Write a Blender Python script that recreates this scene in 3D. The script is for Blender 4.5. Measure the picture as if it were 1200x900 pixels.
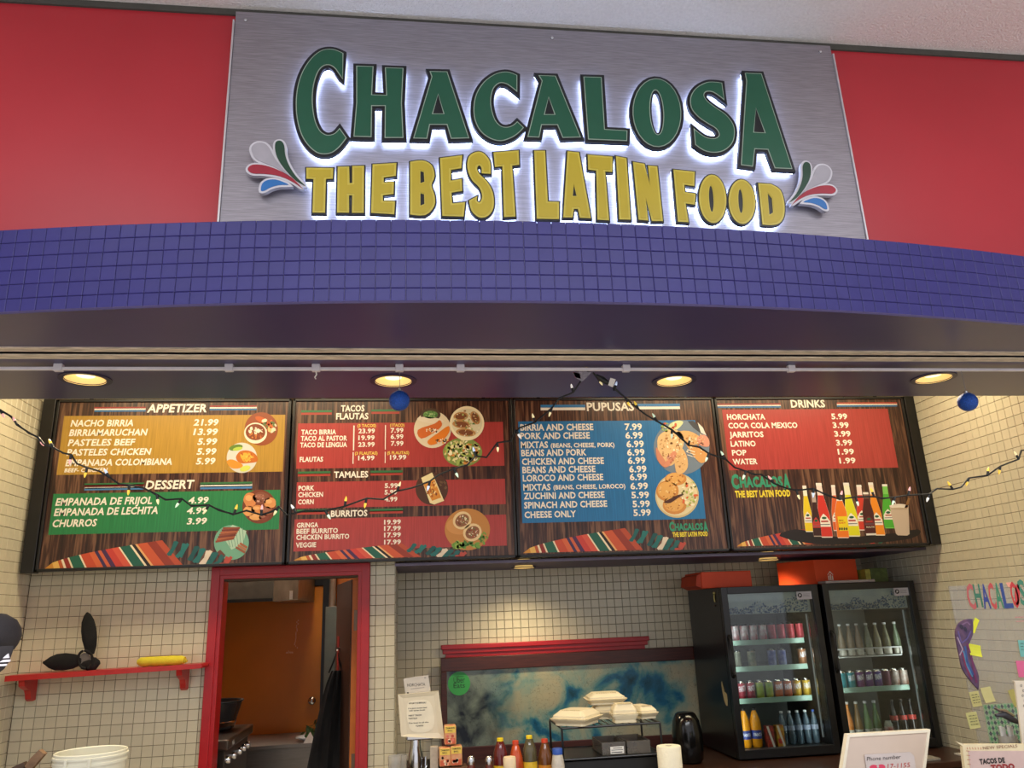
import bpy, bmesh, math, random
from mathutils import Vector, Matrix
from mathutils.geometry import tessellate_polygon

for o in list(bpy.data.objects): bpy.data.objects.remove(o)
SC = bpy.context.scene
COL = SC.collection
R = math.radians
# ------------------------------------------------------------------ camera
CAMLOC = Vector((0, 0, 1.68)); FPX = 912.5
def cam_axes(yaw, pitch, roll):
    cy, sy, cp, sp = math.cos(yaw), math.sin(yaw), math.cos(pitch), math.sin(pitch)
    w = Vector((sy*cp, cy*cp, sp)); r = Vector((cy, -sy, 0)); u = r.cross(w)
    cr, sr = math.cos(roll), math.sin(roll)
    return r*cr + u*sr, u*cr - r*sr, w
CR, CU, CW = cam_axes(R(7.704), R(16.565), R(-2.274))
cam = bpy.data.objects.new('camera', bpy.data.cameras.new('camera')); COL.objects.link(cam)
m = Matrix((CR, CU, -CW)).transposed().to_4x4(); m.translation = CAMLOC
cam.matrix_world = m
cam.data.sensor_width = 36; cam.data.lens = FPX/1200*36; cam.data.clip_start = .05
SC.camera = cam
def at(x, y, X=None, Y=None, Z=None):
    d = CW + CR*((x-600)/FPX) + CU*((450-y)/FPX)
    if Y is not None: t = Y/d.y
    elif X is not None: t = X/d.x
    else: t = (Z-CAMLOC.z)/d.z
    return CAMLOC + d*t
def proj(p):
    d = Vector(p)-CAMLOC; k = d.dot(CW)
    return 600+FPX*d.dot(CR)/k, 450-FPX*d.dot(CU)/k, k
# ------------------------------------------------------------------ world, lights, exposure
wd = bpy.data.worlds.new('world'); SC.world = wd; wd.use_nodes = True
wn = wd.node_tree.nodes['Background']; wn.inputs[0].default_value = (.93, .93, 1, 1); wn.inputs[1].default_value = 1.12
SC.view_settings.view_transform = 'Standard'; SC.view_settings.look = 'None'
SC.view_settings.exposure = 0.0; SC.view_settings.gamma = 1; SC.view_settings.use_curve_mapping = False
def area(name, loc, size, power, col=(1, 1, 1), rot=(0, 0, 0)):
    l = bpy.data.lights.new(name, 'AREA'); l.shape = 'RECTANGLE'; l.size, l.size_y = size; l.energy = power; l.color = col
    o = bpy.data.objects.new(name, l); COL.objects.link(o); o.location = loc; o.rotation_euler = rot; return o
def spot(name, loc, power, col, ang=100, blend=.6, r=.05, rot=(0, 0, 0)):
    l = bpy.data.lights.new(name, 'SPOT'); l.energy = power; l.color = col; l.spot_size = R(ang); l.spot_blend = blend; l.shadow_soft_size = r
    o = bpy.data.objects.new(name, l); COL.objects.link(o); o.location = loc; o.rotation_euler = rot; return o
area('hall_light', (.6, -.6, 4.45), (5, 1.2), 190, (.93, .96, 1))
area('hall_light', (-2.2, 1.1, 4.5), (1.3, .5), 22, (.93, .96, 1))
area('hall_light', (3.0, 1.1, 4.5), (1.3, .5), 22, (.93, .96, 1))
area('alcove_light', (-1.2, 4.7, 3.5), (2.2, .3), 42, (1, .86, .56))
area('alcove_light', (2.6, 4.7, 3.5), (2.2, .3), 39, (1, .86, .56))
area('kitchen_light', (-1.2, 7.0, 3.0), (1.0, .6), 370, (1, .9, .75))

# ------------------------------------------------------------------ helpers
def lin(h):
    if not isinstance(h, str): return tuple(h)[:3]
    h = h.lstrip('#'); o = []
    for i in (0, 2, 4):
        c = int(h[i:i+2], 16)/255
        o.append(c/12.92 if c <= .04045 else ((c+.055)/1.055)**2.4)
    return tuple(o)
MATS = {}
def mat(name, col='#888888', rough=.5, metal=0, noise=.08, nscale=12, bump=0, bscale=60, emit=None, estr=1, stretch=None, trans=0, alpha=1, col2=None, coat=0, spec=.5, rand=0):
    if name in MATS: return MATS[name]
    m = bpy.data.materials.new(name); m.use_nodes = True; MATS[name] = m
    nt = m.node_tree; N = nt.nodes; L = nt.links; b = N['Principled BSDF']
    c = lin(col); b.inputs['Roughness'].default_value = rough; b.inputs['Metallic'].default_value = metal
    b.inputs['Specular IOR Level'].default_value = spec
    tc = N.new('ShaderNodeTexCoord'); mp = N.new('ShaderNodeMapping'); L.new(tc.outputs['Object'], mp.inputs['Vector'])
    if stretch: mp.inputs['Scale'].default_value = stretch
    nz = N.new('ShaderNodeTexNoise'); nz.inputs['Scale'].default_value = nscale; nz.inputs['Detail'].default_value = 4
    L.new(mp.outputs[0], nz.inputs['Vector'])
    cr = N.new('ShaderNodeValToRGB'); L.new(nz.outputs[0], cr.inputs[0])
    c2 = lin(col2) if col2 else tuple(min(1, v*(1+noise)+noise*.02) for v in c)
    c1 = c if col2 else tuple(v*(1-noise) for v in c)
    cr.color_ramp.elements[0].position = .3; cr.color_ramp.elements[1].position = .7
    cr.color_ramp.elements[0].color = (*c1, 1); cr.color_ramp.elements[1].color = (*c2, 1)
    out = cr.outputs[0]
    if rand:
        oi = N.new('ShaderNodeObjectInfo'); mr = N.new('ShaderNodeMapRange'); mr.inputs[3].default_value = 1-rand; mr.inputs[4].default_value = 1+rand*.5
        L.new(oi.outputs['Random'], mr.inputs[0])
        mx = N.new('ShaderNodeVectorMath'); mx.operation = 'SCALE'; L.new(out, mx.inputs[0]); L.new(mr.outputs[0], mx.inputs['Scale']); out = mx.outputs[0]
    L.new(out, b.inputs['Base Color'])
    if bump:
        n2 = N.new('ShaderNodeTexNoise'); n2.inputs['Scale'].default_value = bscale; n2.inputs['Detail'].default_value = 3; L.new(mp.outputs[0], n2.inputs['Vector'])
        bp = N.new('ShaderNodeBump'); bp.inputs['Strength'].default_value = bump; bp.inputs['Distance'].default_value = .01
        L.new(n2.outputs[0], bp.inputs['Height']); L.new(bp.outputs[0], b.inputs['Normal'])
    if emit: b.inputs['Emission Color'].default_value = (*lin(emit), 1); b.inputs['Emission Strength'].default_value = estr
    if trans: b.inputs['Transmission Weight'].default_value = trans
    if alpha < 1: b.inputs['Alpha'].default_value = alpha
    if coat: b.inputs['Coat Weight'].default_value = coat
    return m
def print_mat(name='flat_print', rough=.4):
    if name in MATS: return MATS[name]
    m = bpy.data.materials.new(name); m.use_nodes = True; MATS[name] = m
    nt = m.node_tree; b = nt.nodes['Principled BSDF']; a = nt.nodes.new('ShaderNodeAttribute'); a.attribute_name = 'Col'
    nt.links.new(a.outputs['Color'], b.inputs['Base Color']); b.inputs['Roughness'].default_value = rough
    return m
def wloc(o):
    v = Vector((0, 0, 0))
    while o: v += o.location; o = o.parent
    return v
class MB:
    def __init__(s): s.v = []; s.f = []; s.c = []
    def add(s, vs, fs, col=None):
        k = len(s.v); s.v += [tuple(v) for v in vs]
        for f in fs: s.f.append(tuple(i+k for i in f)); s.c.append(col)
        return s
    def box(s, x0, x1, y0, y1, z0, z1, bev=0, col=None):
        if bev <= 0:
            vs = [(x, y, z) for x in (x0, x1) for y in (y0, y1) for z in (z0, z1)]
            return s.add(vs, [(0, 1, 3, 2), (4, 6, 7, 5), (0, 4, 5, 1), (2, 3, 7, 6), (0, 2, 6, 4), (1, 5, 7, 3)], col)
        bm = bmesh.new(); bmesh.ops.create_cube(bm, size=1)
        for v in bm.verts: v.co = Vector(((x0+x1)/2+v.co.x*(x1-x0), (y0+y1)/2+v.co.y*(y1-y0), (z0+z1)/2+v.co.z*(z1-z0)))
        bmesh.ops.bevel(bm, geom=bm.edges[:], offset=bev, segments=2, affect='EDGES', profile=.5)
        bm.verts.index_update(); s.add([v.co for v in bm.verts], [[v.index for v in f.verts] for f in bm.faces], col); bm.free(); return s
    def prism(s, loops, O, U, V, N, col=None, side=True):
        """2-D loops (outer first) placed at O + U*a + V*b, extruded by vector N"""
        O, U, V, N = map(Vector, (O, U, V, N))
        flat = [p for l in loops for p in l]
        tris = tessellate_polygon([[Vector((p[0], p[1], 0)) for p in l] for l in loops])
        a = [O+U*p[0]+V*p[1] for p in flat]; n = len(a); k0 = len(s.v)
        if N.length < 1e-9: return s.add(a, tris, col)
        fs = [tuple(t) for t in tris]+[tuple(i+n for i in reversed(t)) for t in tris]
        if side:
            k = 0
            for l in loops:
                for i in range(len(l)):
                    j = (i+1) % len(l); fs.append((k+i, k+j, k+j+n, k+i+n))
                k += len(l)
        return s.add(a+[p+N for p in a], fs, col)
    def lathe(s, prof, c, seg=20, axis='z', col=None, cap=True, sx=1, sy=1):
        c = Vector(c); vs = []; fs = []; n = len(prof)
        for r, h in prof:
            for i in range(seg):
                t = 2*math.pi*i/seg; p = (r*math.cos(t)*sx, r*math.sin(t)*sy, h)
                if axis == 'x': p = (h, p[0], p[1])
                if axis == 'y': p = (p[0], h, p[1])
                vs.append(c+Vector(p))
        for k in range(n-1):
            for i in range(seg):
                j = (i+1) % seg; fs.append((k*seg+i, k*seg+j, (k+1)*seg+j, (k+1)*seg+i))
        if cap: fs.append(tuple(reversed(range(seg)))); fs.append(tuple((n-1)*seg+i for i in range(seg)))
        return s.add(vs, fs, col)
    def tube(s, pts, r, seg=8, col=None, cap=True):
        P = [Vector(p) for p in pts]; vs = []; fs = []; rr = r if isinstance(r, (list, tuple)) else [r]*len(P); ref = None
        for i, p in enumerate(P):
            d = (P[min(i+1, len(P)-1)]-P[max(i-1, 0)]).normalized()
            if ref is None: ref = Vector((0, 0, 1)) if abs(d.z) < .9 else Vector((1, 0, 0))
            a = d.cross(ref).normalized(); b = d.cross(a).normalized(); ref = -b if False else ref
            for j in range(seg):
                t = 2*math.pi*j/seg; vs.append(p+(a*math.cos(t)+b*math.sin(t))*rr[i])
        for k in range(len(P)-1):
            for i in range(seg):
                j = (i+1) % seg; fs.append((k*seg+i, k*seg+j, (k+1)*seg+j, (k+1)*seg+i))
        if cap: fs.append(tuple(reversed(range(seg)))); fs.append(tuple((len(P)-1)*seg+i for i in range(seg)))
        return s.add(vs, fs, col)
    def build(s, name, m, parent=None, smooth=False, origin=None, fixn=True):
        V = [Vector(v) for v in s.v]
        if parent is not None: o0 = wloc(parent)
        elif origin: o0 = Vector(origin)
        else:
            o0 = Vector(((min(v.x for v in V)+max(v.x for v in V))/2, (min(v.y for v in V)+max(v.y for v in V))/2, min(v.z for v in V)))
        me = bpy.data.meshes.new(name); me.from_pydata([v-o0 for v in V], [], s.f)
        if any(c is not None for c in s.c):
            a = me.color_attributes.new('Col', 'FLOAT_COLOR', 'CORNER'); buf = []
            for f, c in zip(s.f, s.c):
                cc = (*lin(c or '#808080'), 1); buf += list(cc)*len(f)
            a.data.foreach_set('color', buf)
        if fixn:
            bm = bmesh.new(); bm.from_mesh(me); bmesh.ops.recalc_face_normals(bm, faces=bm.faces[:]); bm.to_mesh(me); bm.free()
        if smooth:
            me.polygons.foreach_set('use_smooth', [True]*len(me.polygons))
            me.set_sharp_from_angle(angle=R(40))
        if m: me.materials.append(m)
        o = bpy.data.objects.new(name, me); COL.objects.link(o)
        if parent is not None: o.parent = parent
        else: o.location = o0
        return o
def thing(name, loc, label, cat, group=None):
    o = bpy.data.objects.new(name, None); COL.objects.link(o); o.location = loc; o.empty_display_size = .05
    return tag(o, label, cat, group)
def tag(o, label, cat=None, group=None):
    o['label'] = label
    if cat: o['category'] = cat
    if group: o['group'] = group
    return o
def struct(o): o['kind'] = 'structure'; return o
def stuff(o): o['kind'] = 'stuff'; return o
def copy_tree(root, loc, label=None, parent=None):
    r = root.copy(); COL.objects.link(r)
    if parent is None: r.location = loc
    else: r.parent = parent
    if label: r['label'] = label
    for ch in root.children: copy_tree(ch, None, None, r)
    return r
def smooth_loop(pts, n=4):
    """(x,y) smooth points, (x,y,1) corners; closed; Catmull-Rom between"""
    out = []; N = len(pts)
    for i in range(N):
        p0, p1, p2, p3 = pts[i-1], pts[i], pts[(i+1) % N], pts[(i+2) % N]
        a0 = p1 if len(p1) > 2 else p0; a3 = p2 if len(p2) > 2 else p3
        if len(p1) > 2 and len(p2) > 2: out.append(p1[:2]); continue
        for k in range(n):
            t = k/n
            out.append(tuple(.5*((2*p1[d])+(-a0[d]+p2[d])*t+(2*a0[d]-5*p1[d]+4*p2[d]-a3[d])*t*t+(-a0[d]+3*p1[d]-3*p2[d]+a3[d])*t**3) for d in (0, 1)))
    return out
def parea(l): return sum(l[i-1][0]*l[i][1]-l[i][0]*l[i-1][1] for i in range(len(l)))/2
def offset(loop, d):
    """grow (d>0) a closed loop, round joins on convex corners"""
    l = [p for i, p in enumerate(loop) if math.hypot(p[0]-loop[i-1][0], p[1]-loop[i-1][1]) > 1e-6]
    if parea(l) < 0: l = l[::-1]
    out = []; n = len(l)
    for i in range(n):
        a, b, c = l[i-1], l[i], l[(i+1) % n]
        e1 = Vector((b[0]-a[0], b[1]-a[1])).normalized(); e2 = Vector((c[0]-b[0], c[1]-b[1])).normalized()
        n1 = Vector((e1.y, -e1.x)); n2 = Vector((e2.y, -e2.x)); cr = e1.x*e2.y-e1.y*e2.x
        if cr*d > .15:
            t1 = math.atan2(n1.y, n1.x); t2 = math.atan2(n2.y, n2.x)
            while t2-t1 > math.pi: t2 -= 2*math.pi
            while t2-t1 < -math.pi: t2 += 2*math.pi
            for k in range(4):
                t = t1+(t2-t1)*k/3; out.append((b[0]+d*math.cos(t), b[1]+d*math.sin(t)))
        else:
            mm = (n1+n2); k = max(.35, mm.length_squared/2); out.append((b[0]+mm.x*d/k/1.0, b[1]+mm.y*d/k/1.0))
    return out
# text outlines from the built-in font
_tc = {}
def glyphs(s, bold=.02, shear=0):
    key = (s, bold, shear)
    if key in _tc: return _tc[key]
    cu = bpy.data.curves.new('t', 'FONT'); cu.body = s; cu.size = 1; cu.offset = bold; cu.resolution_u = 2; cu.shear = shear; cu.space_character = 1.0+bold*1.2
    ob = bpy.data.objects.new('t', cu); COL.objects.link(ob)
    me = bpy.data.meshes.new_from_object(ob)
    r = ([tuple(v.co[:2]) for v in me.vertices], [tuple(p.vertices) for p in me.polygons])
    bpy.data.objects.remove(ob); bpy.data.meshes.remove(me); bpy.data.curves.remove(cu)
    _tc[key] = r; return r
CAPH = max(v[1] for v in glyphs('H', 0)[0])
def text_on(mb, s, O, U, V, width, cap, N=(0, 0, 0), col=None, bold=.02, shear=0):
    """put text with left end of baseline at O, along unit U, up unit V"""
    vs, fs = glyphs(s, bold, shear)
    if not vs: return
    x0 = min(v[0] for v in vs); x1 = max(v[0] for v in vs); sx = width/(x1-x0) if width else cap/CAPH
    O, U, V, N = Vector(O), Vector(U), Vector(V), Vector(N)
    mb.add([O+N+U*((v[0]-x0)*sx)+V*(v[1]*cap/CAPH) for v in vs], fs, col)
def crop(ox, oy, s): return lambda x, y: (ox+x/s, oy+y/s)
class Print:
    """flat print on a vertical plane Y"""
    def __init__(s, Y, cr): s.Y = Y; s.cr = cr; s.mb = MB(); s.lines = []
    def P(s, x, y, L=0):
        p = at(*s.cr(x, y), Y=s.Y); return Vector((p.x, s.Y-.0006-.0003*L, p.z))
    def poly(s, pts, col, L=0, sm=False):
        if sm: pts = smooth_loop(pts, 3)
        P = [s.P(p[0], p[1], L) for p in pts]
        t = tessellate_polygon([[Vector((p.x, p.z, 0)) for p in P]]); s.mb.add(P, t, col)
    def rect(s, x0, y0, x1, y1, col, L=0):
        a = s.P(x0, y0, L); b = s.P(x1, y1, L); s.mb.add([(a.x, a.y, a.z), (b.x, a.y, a.z), (b.x, a.y, b.z), (a.x, a.y, b.z)], [(0, 1, 2, 3)], col)
    def ell(s, cx, cy, rx, ry, col, L=0, rot=0, n=20, jit=0, rnd=random):
        pts = []
        for i in range(n):
            t = 2*math.pi*i/n; k = 1+rnd.uniform(-jit, jit); a, b = rx*k*math.cos(t), ry*k*math.sin(t)
            pts.append((cx+a*math.cos(rot)-b*math.sin(rot), cy+a*math.sin(rot)+b*math.cos(rot)))
        s.poly(pts, col, L)
    def text(s, t, x0, x1, base, cap, col='#f4efe2', L=3, bold=.03, shear=0):
        a = s.P(x0, base, L); b = s.P(x1, base, L); c = s.P(x0, base-cap, L)
        s.lines.append(MB()); text_on(s.lines[-1], t, a, (1, 0, 0), (0, 0, 1), b.x-a.x, c.z-a.z, col=col, bold=bold, shear=shear)
    def stroke(s, pts, w, col, L=0):
        for i in range(len(pts)-1):
            a, b = Vector(pts[i]), Vector(pts[i+1]); n = Vector((-(b-a).y, (b-a).x)).normalized()*w/2
            s.poly([tuple(a-n), tuple(b-n), tuple(b+n), tuple(a+n)], col, L)
    def build(s, name, parent, label=None):
        for l in s.lines:
            if name.endswith(('lettering', 'writing')): o = l.build(name, print_mat(), parent, fixn=False)
            else: s.mb.add(l.v, l.f, l.c[0])
        if s.mb.v: o = s.mb.build(name, print_mat(), parent, fixn=False)
        if label: o['label'] = label
        return o
# ------------------------------------------------------------------ materials
M_tile = mat('cream_glazed_tile', '#cec6ab', .22, noise=.03, rand=.05, spec=.4)
M_grout = mat('dark_grout', '#4a3d2e', .9)
M_purple_tile = mat('purple_painted_tile', '#2e2a6c', .42, spec=.32, noise=.05, nscale=20, bump=.12, bscale=25, rand=.08)
M_purple = mat('purple_gloss_paint', '#413961', .30, noise=.05, nscale=3, bump=.04, bscale=5)
M_purple_seam = mat('purple_grout_paint', '#26235c', .6)
M_red_wall = mat('red_wall_paint', '#b32b35', .42, noise=.04, nscale=2, bump=.03, bscale=40)
M_red_trim = mat('red_gloss_trim', '#a9151c', .35, noise=.06, bump=.05)
M_ceil = mat('popcorn_ceiling', '#efece8', .9, noise=.05, nscale=60, bump=1.0, bscale=90)
M_black = mat('black_metal', '#121212', .35, noise=.1)
M_fridge = mat('black_fridge_enamel', '#0c0c0d', .3, noise=.1)
M_floor = mat('grey_floor_tile', '#c4bcb0', .4)
M_white = mat('white_plastic', '#e8e4da', .4, noise=.03)
M_chrome = mat('chrome', '#c9c9c9', .15, 1, noise=.03)
M_steel = mat('stainless_steel', '#8f8a84', .32, .9, noise=.08, nscale=8, stretch=(1, 1, 12))
M_wooddark = mat('dark_stained_wood', '#3a1710', .35, nscale=6, stretch=(1, 6, 14), col2='#54261a', bump=.1, bscale=20)
M_orange = mat('orange_wall_paint', '#b5640c', .5, noise=.05, nscale=2)
M_glass = mat('clear_glass', '#ffffff', .02, trans=1, noise=0)
M_cream_metal = mat('worn_cream_metal', '#d2c4ae', .5, noise=.35, nscale=14, stretch=(1, 8, 8))

TP = .0663
# ------------------------------------------------------------------ tiles
def tile_mesh(w, h, t, mtl, bev=.004):
    """front face towards -Y, centred, base at y=0"""
    a, b = w/2, h/2; c, d = a-bev, b-bev
    vs = [(-a, 0, -b), (a, 0, -b), (a, 0, b), (-a, 0, b), (-a, -t*.55, -b), (a, -t*.55, -b), (a, -t*.55, b), (-a, -t*.55, b), (-c, -t, -d), (c, -t, -d), (c, -t, d), (-c, -t, d)]
    fs = []
    for k in (0, 4):
        for i in range(4): j = (i+1) % 4; fs.append((k+i, k+j, k+4+j, k+4+i))
    fs.append((8, 9, 10, 11))
    me = bpy.data.meshes.new('tile'); me.from_pydata(vs, [], fs); me.materials.append(mtl); return me
def tile_field(parent, origin, rotz, us, zs, mtl, hide=lambda x, y, k: False, gap=.0022, t=.004, limit=300):
    """tiles of the grid us x zs on a vertical plane through origin; u runs along the rotated X axis"""
    rnd = random.Random(5); U = Vector((math.cos(rotz), math.sin(rotz), 0)); O = Vector(origin); W = wloc(parent)
    full_w = sorted(b-a for a, b in zip(us, us[1:]))[len(us)//2]; full_h = sorted(b-a for a, b in zip(zs, zs[1:]))[len(zs)//2]
    me = tile_mesh(full_w-gap, full_h-gap, t, mtl, .002); cand = []; rest = []
    for i in range(len(us)-1):
        for j in range(len(zs)-1):
            w, h = us[i+1]-us[i], zs[j+1]-zs[j]; c = O+U*((us[i]+us[i+1])/2)+Vector((0, 0, (zs[j]+zs[j+1])/2))
            px, py, k = proj(c); vis = k > .3 and -8 < px < 1208 and -8 < py < 908 and not hide(px, py, k)
            if abs(w-full_w) < 1e-4 and abs(h-full_h) < 1e-4 and vis: cand.append((k, c))
            else: rest.append((c, w, h))
    cand.sort(key=lambda q: q[0])
    for k, c in cand[:limit]:
        o = bpy.data.objects.new('tile', me); COL.objects.link(o); o.parent = parent; o.location = c-W
        o.rotation_euler = (rnd.gauss(0, .004), 0, rotz+rnd.gauss(0, .004))
    rest += [(c, full_w, full_h) for k, c in cand[limit:]]
    mb = MB(); N = Vector((math.sin(rotz), -math.cos(rotz), 0)); Z = Vector((0, 0, 1))
    for c, w, h in rest:
        if w < .012 or h < .012: continue
        a, b = (w-gap)/2, (h-gap)/2; e = .002
        vs = [c-U*a-Z*b, c+U*a-Z*b, c+U*a+Z*b, c-U*a+Z*b]; fr = [c+N*t-U*(a-e)-Z*(b-e), c+N*t+U*(a-e)-Z*(b-e), c+N*t+U*(a-e)+Z*(b-e), c+N*t-U*(a-e)+Z*(b-e)]
        mb.add(vs+fr, [(4, 5, 6, 7), (0, 1, 5, 4), (1, 2, 6, 5), (2, 3, 7, 6), (3, 0, 4, 7)])
    if rest: stuff(mb.build('tile_field', mtl, parent, fixn=False))
def grid(a, b, start, step):
    """grid lines through `start`, clipped to a..b"""
    k = math.ceil((a-start)/step+1e-6); l = [a]; x = start+k*step
    while x < b-1e-6:
        l.append(x); x += step
    return l+[b]
# ------------------------------------------------------------------ shell
YD, YB, XR, XL, YM = 5.6, 6.52, 3.884, -2.479, 5.42
YS, YH0, YH1, ZH = 3.25, 3.29, 3.96, 2.809
ZC = 4.59
struct(MB().box(-7, 8, -5, 9, -.1, 0).build('floor', M_floor))
struct(MB().box(-7, 8, -3, YH0+.6, ZC+.005, ZC+.15).build('ceiling', M_ceil))
struct(MB().box(XL-.1, XR+.1, YH1, 9, 3.62, 3.72).build('ceiling_alcove', mat('alcove_ceiling_paint', '#b9ad97', .8)))
hd = struct(MB().box(-7, 8, YH0, YH0+.1, ZH, ZC-.02).box(-7, 8, YH1-.04, YH1, ZH, ZC-.02).build('wall_front', M_red_wall))
# dark strip painting the shadow of the gap between the wall and the ceiling
struct(MB().box(-7, 8, YH0-.012, YH0+.02, ZC-.03, ZC+.005).build('gap_shade', mat('dark_gap', '#4b4a44', .9, bump=.3)))
# underside of the bulkhead (thin purple soffit skin, holes are hidden by the light cans)
LIGHTS = [at(px, py, Z=ZH-.012) for px, py in ((100, 444), (461, 446), (790, 446), (1094, 443))]
def circ(x, y, r, n=32): return [(x+r*math.cos(2*math.pi*i/n), y+r*math.sin(2*math.pi*i/n)) for i in range(n)]
sof = struct(MB().prism([[(-7, YH0+.05), (8, YH0+.05), (8, YH1+.01), (-7, YH1+.01)]]+[circ(q.x, q.y, .089) for q in LIGHTS], (0, 0, ZH-.012), (1, 0, 0), (0, 1, 0), (0, 0, .011)).build('soffit_front', M_purple))
# curved canopy: plan curve
CPT = [(-1.5, 2.88), (-1.027, 2.80), (-.564, 2.745), (-.099, 2.706), (.377, 2.693), (.704, 2.689), (1.41, 2.737), (1.985, 2.776), (2.626, 2.847)]
# circle fit: centre x ~ .52
XC0, RC, YC0 = .53, 12.2, 2.69
def arc_y(x): return YC0+RC-math.sqrt(RC*RC-(x-XC0)**2)
canopy = MB(); xs = [XC0-3.2+6.4*i/72 for i in range(73)]
loop = [(x, arc_y(x)+.0) for x in xs]+[(xs[-1], YH0+.04), (xs[0], YH0+.04)]
ZT = 3.146
canopy.prism([loop], (0, 0, ZH), (1, 0, 0), (0, 1, 0), (0, 0, ZT-ZH-.004))
can = struct(canopy.build('canopy', M_purple))
# canopy fascia tiles
th0 = math.asin(-3.1/RC); pitch = .0562; n = int(6.2/pitch); rows = 6; rh = (ZT-ZH+.004)/rows
me = tile_mesh(pitch-.0015, rh-.0015, .004, M_purple_tile, .0024); cand = []
rnd = random.Random(2)
for i in range(n):
    th = th0+(i+.5)*pitch/RC; x = XC0+RC*math.sin(th); y = YC0+RC-RC*math.cos(th)
    for j in range(rows):
        z = ZH-.002+(j+.5)*rh; px, py, k = proj((x, y, z)); cand.append((not (-8 < px < 1208), k, x, y, z, th))
cand.sort(); W = wloc(can); mb = MB()
for q, (out, k, x, y, z, th) in enumerate(cand):
    if q < 300:
        o = bpy.data.objects.new('tile', me); COL.objects.link(o); o.parent = can; o.location = Vector((x, y, z))-W
        o.rotation_euler = (rnd.gauss(0, .010), 0, th+rnd.gauss(0, .010))
    else:
        Rm = Matrix.Rotation(th+rnd.gauss(0, .010), 3, 'Z') @ Matrix.Rotation(rnd.gauss(0, .010), 3, 'X')
        mb.add([Vector((x, y, z))+Rm @ v.co for v in me.vertices], [tuple(p.vertices) for p in me.polygons])
stuff(mb.build('tile_field', M_purple_tile, can, fixn=False))
# bottom and top edge bead of the fascia
mb = MB(); mb.tube([(x, arc_y(x)-.003, ZH-.001) for x in xs], .006, 6); mb.build('edge_bead', M_purple, can)
# seam track and rail on the soffit
y0, y1 = at(600, 411.5, Z=ZH-.01).y, at(600, 419.5, Z=ZH-.01).y
tr = MB(); tr.box(-3.3, 4.4, y0, y0+.045, ZH-.006, ZH+.004); tr.box(-3.3, 4.4, y0+.055, y1+.01, ZH-.018, ZH-.012)
struct(tr.build('trim_2', M_cream_metal))
yr = at(600, 432, Z=ZH-.03).y
rail = thing('ceiling_rail', (0.5, yr, ZH-.012), 'long thin pale metal rail under the purple soffit, holding the ornaments and light string', 'rail')
MB().box(-3.3, 4.4, yr-.009, yr+.009, ZH-.040, ZH-.026, bev=.003).build('rod', mat('pale_metal_rail', '#d9d4d8', .4), rail)
for px in (68, 370, 268, 540, 735, 930, 468):
    p = at(px, 428, Z=ZH-.02); MB().box(p.x-.018, p.x+.018, yr-.014, yr+.014, ZH-.045, ZH-.012, bev=.003).build('clip', mat('pale_metal_rail'), rail)
# alcove walls
wl = MB(); wl.box(XL, -1.254, YD, YD+.12, 0, 3.62).box(-.35, -.112, YD, YD+.12, 0, 3.62).box(-1.254, -.35, YD, YD+.12, 1.975, 3.62)
wdoor = struct(wl.build('wall_back', M_grout, origin=(-1.3, YD, 0)))
zs = grid(.70, 2.11, 2.0502, .0667)
hid = lambda x, y, k: y < 655
left_x = grid(XL, -1.33, -2.407, .0658)
tile_field(wdoor, (0, YD, 0), 0, left_x, zs, M_tile, hide=hid, limit=270)
pil = struct(MB().box(-.345, -.114, YD-.0005, YD+.119, 0, 3.61).build('wall_pilaster', M_grout, origin=(-.2, YD, 0)))
tile_field(pil, (0, YD, 0), 0, [-.282, -.242, -.177, -.112], zs, M_tile, hide=hid)
tile_field(wdoor, (0, YD, 0), 0, left_x, grid(2.12, 3.6, 2.0502, .0667), M_tile, hide=lambda *a: True)
# pilaster side, recess wall
ps = struct(MB().box(-.22, -.112, YD+.12, YB+.1, 0, 3.62).build('wall_recess_left', M_grout, origin=(-.17, 6, 0)))
tile_field(ps, (-.112, 0, 0), R(90), grid(YD+.02, YB, YD+.06, TP), grid(.6, 3.6, 2.0, .0667), M_tile, limit=300)
bk = struct(MB().box(-.22, XR+.1, YB, YB+.1, 0, 3.62).build('wall_recess', M_grout, origin=(1.8, YB, 0)))
zb = at(600, 690, Y=YB).z
zl = [at(467.5, y, Y=YB).z for y in (680.8, 691.2, 701.2, 711.2, 721.5)]
tile_field(bk, (0, YB, 0), 0, grid(-.112, XR, -.044, .0656), grid(.66, 3.6, zl[0], .0667), M_tile, hide=lambda x, y, k: y < 655 or x > 1000 or x < 464 or (x > 812 and y > 690))
# side walls
wr = struct(MB().box(XR, XR+.1, YH1-.6, YB, 0, 3.62).build('wall_right', M_grout, origin=(XR, 5, 0)))
zr = at(1079.2, 513.7, X=XR).z
tile_field(wr, (XR, 0, 0), R(-90), [-v for v in reversed(grid(YH1-.6, YB, at(1090, 560, X=XR).y, .0667))], grid(.62, 3.6, zr, .0667), M_tile, hide=lambda x, y, k: y < 463 or (x < 1108 and y > 640))
wll = struct(MB().box(XL-.1, XL, YH1-.6, YD+.12, 0, 3.62).build('wall_left', M_grout, origin=(XL, 5, 0)))
tile_field(wll, (XL, 0, 0), R(90), grid(YH1-.6, YD, YD-.03, .0667), grid(.62, 3.6, at(0, 508.7, X=XL).z, .0667), M_tile, hide=lambda x, y, k: y < 465)
# outside end walls below the bulkhead
struct(MB().box(-7, XL-.1, YH1-.6, YH1, 0, ZH-.02).build('wall_outer_left', M_red_wall))
struct(MB().box(XR+.1, 8, YH1-.6, YH1, 0, ZH-.02).build('wall_outer_right', M_red_wall))
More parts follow.
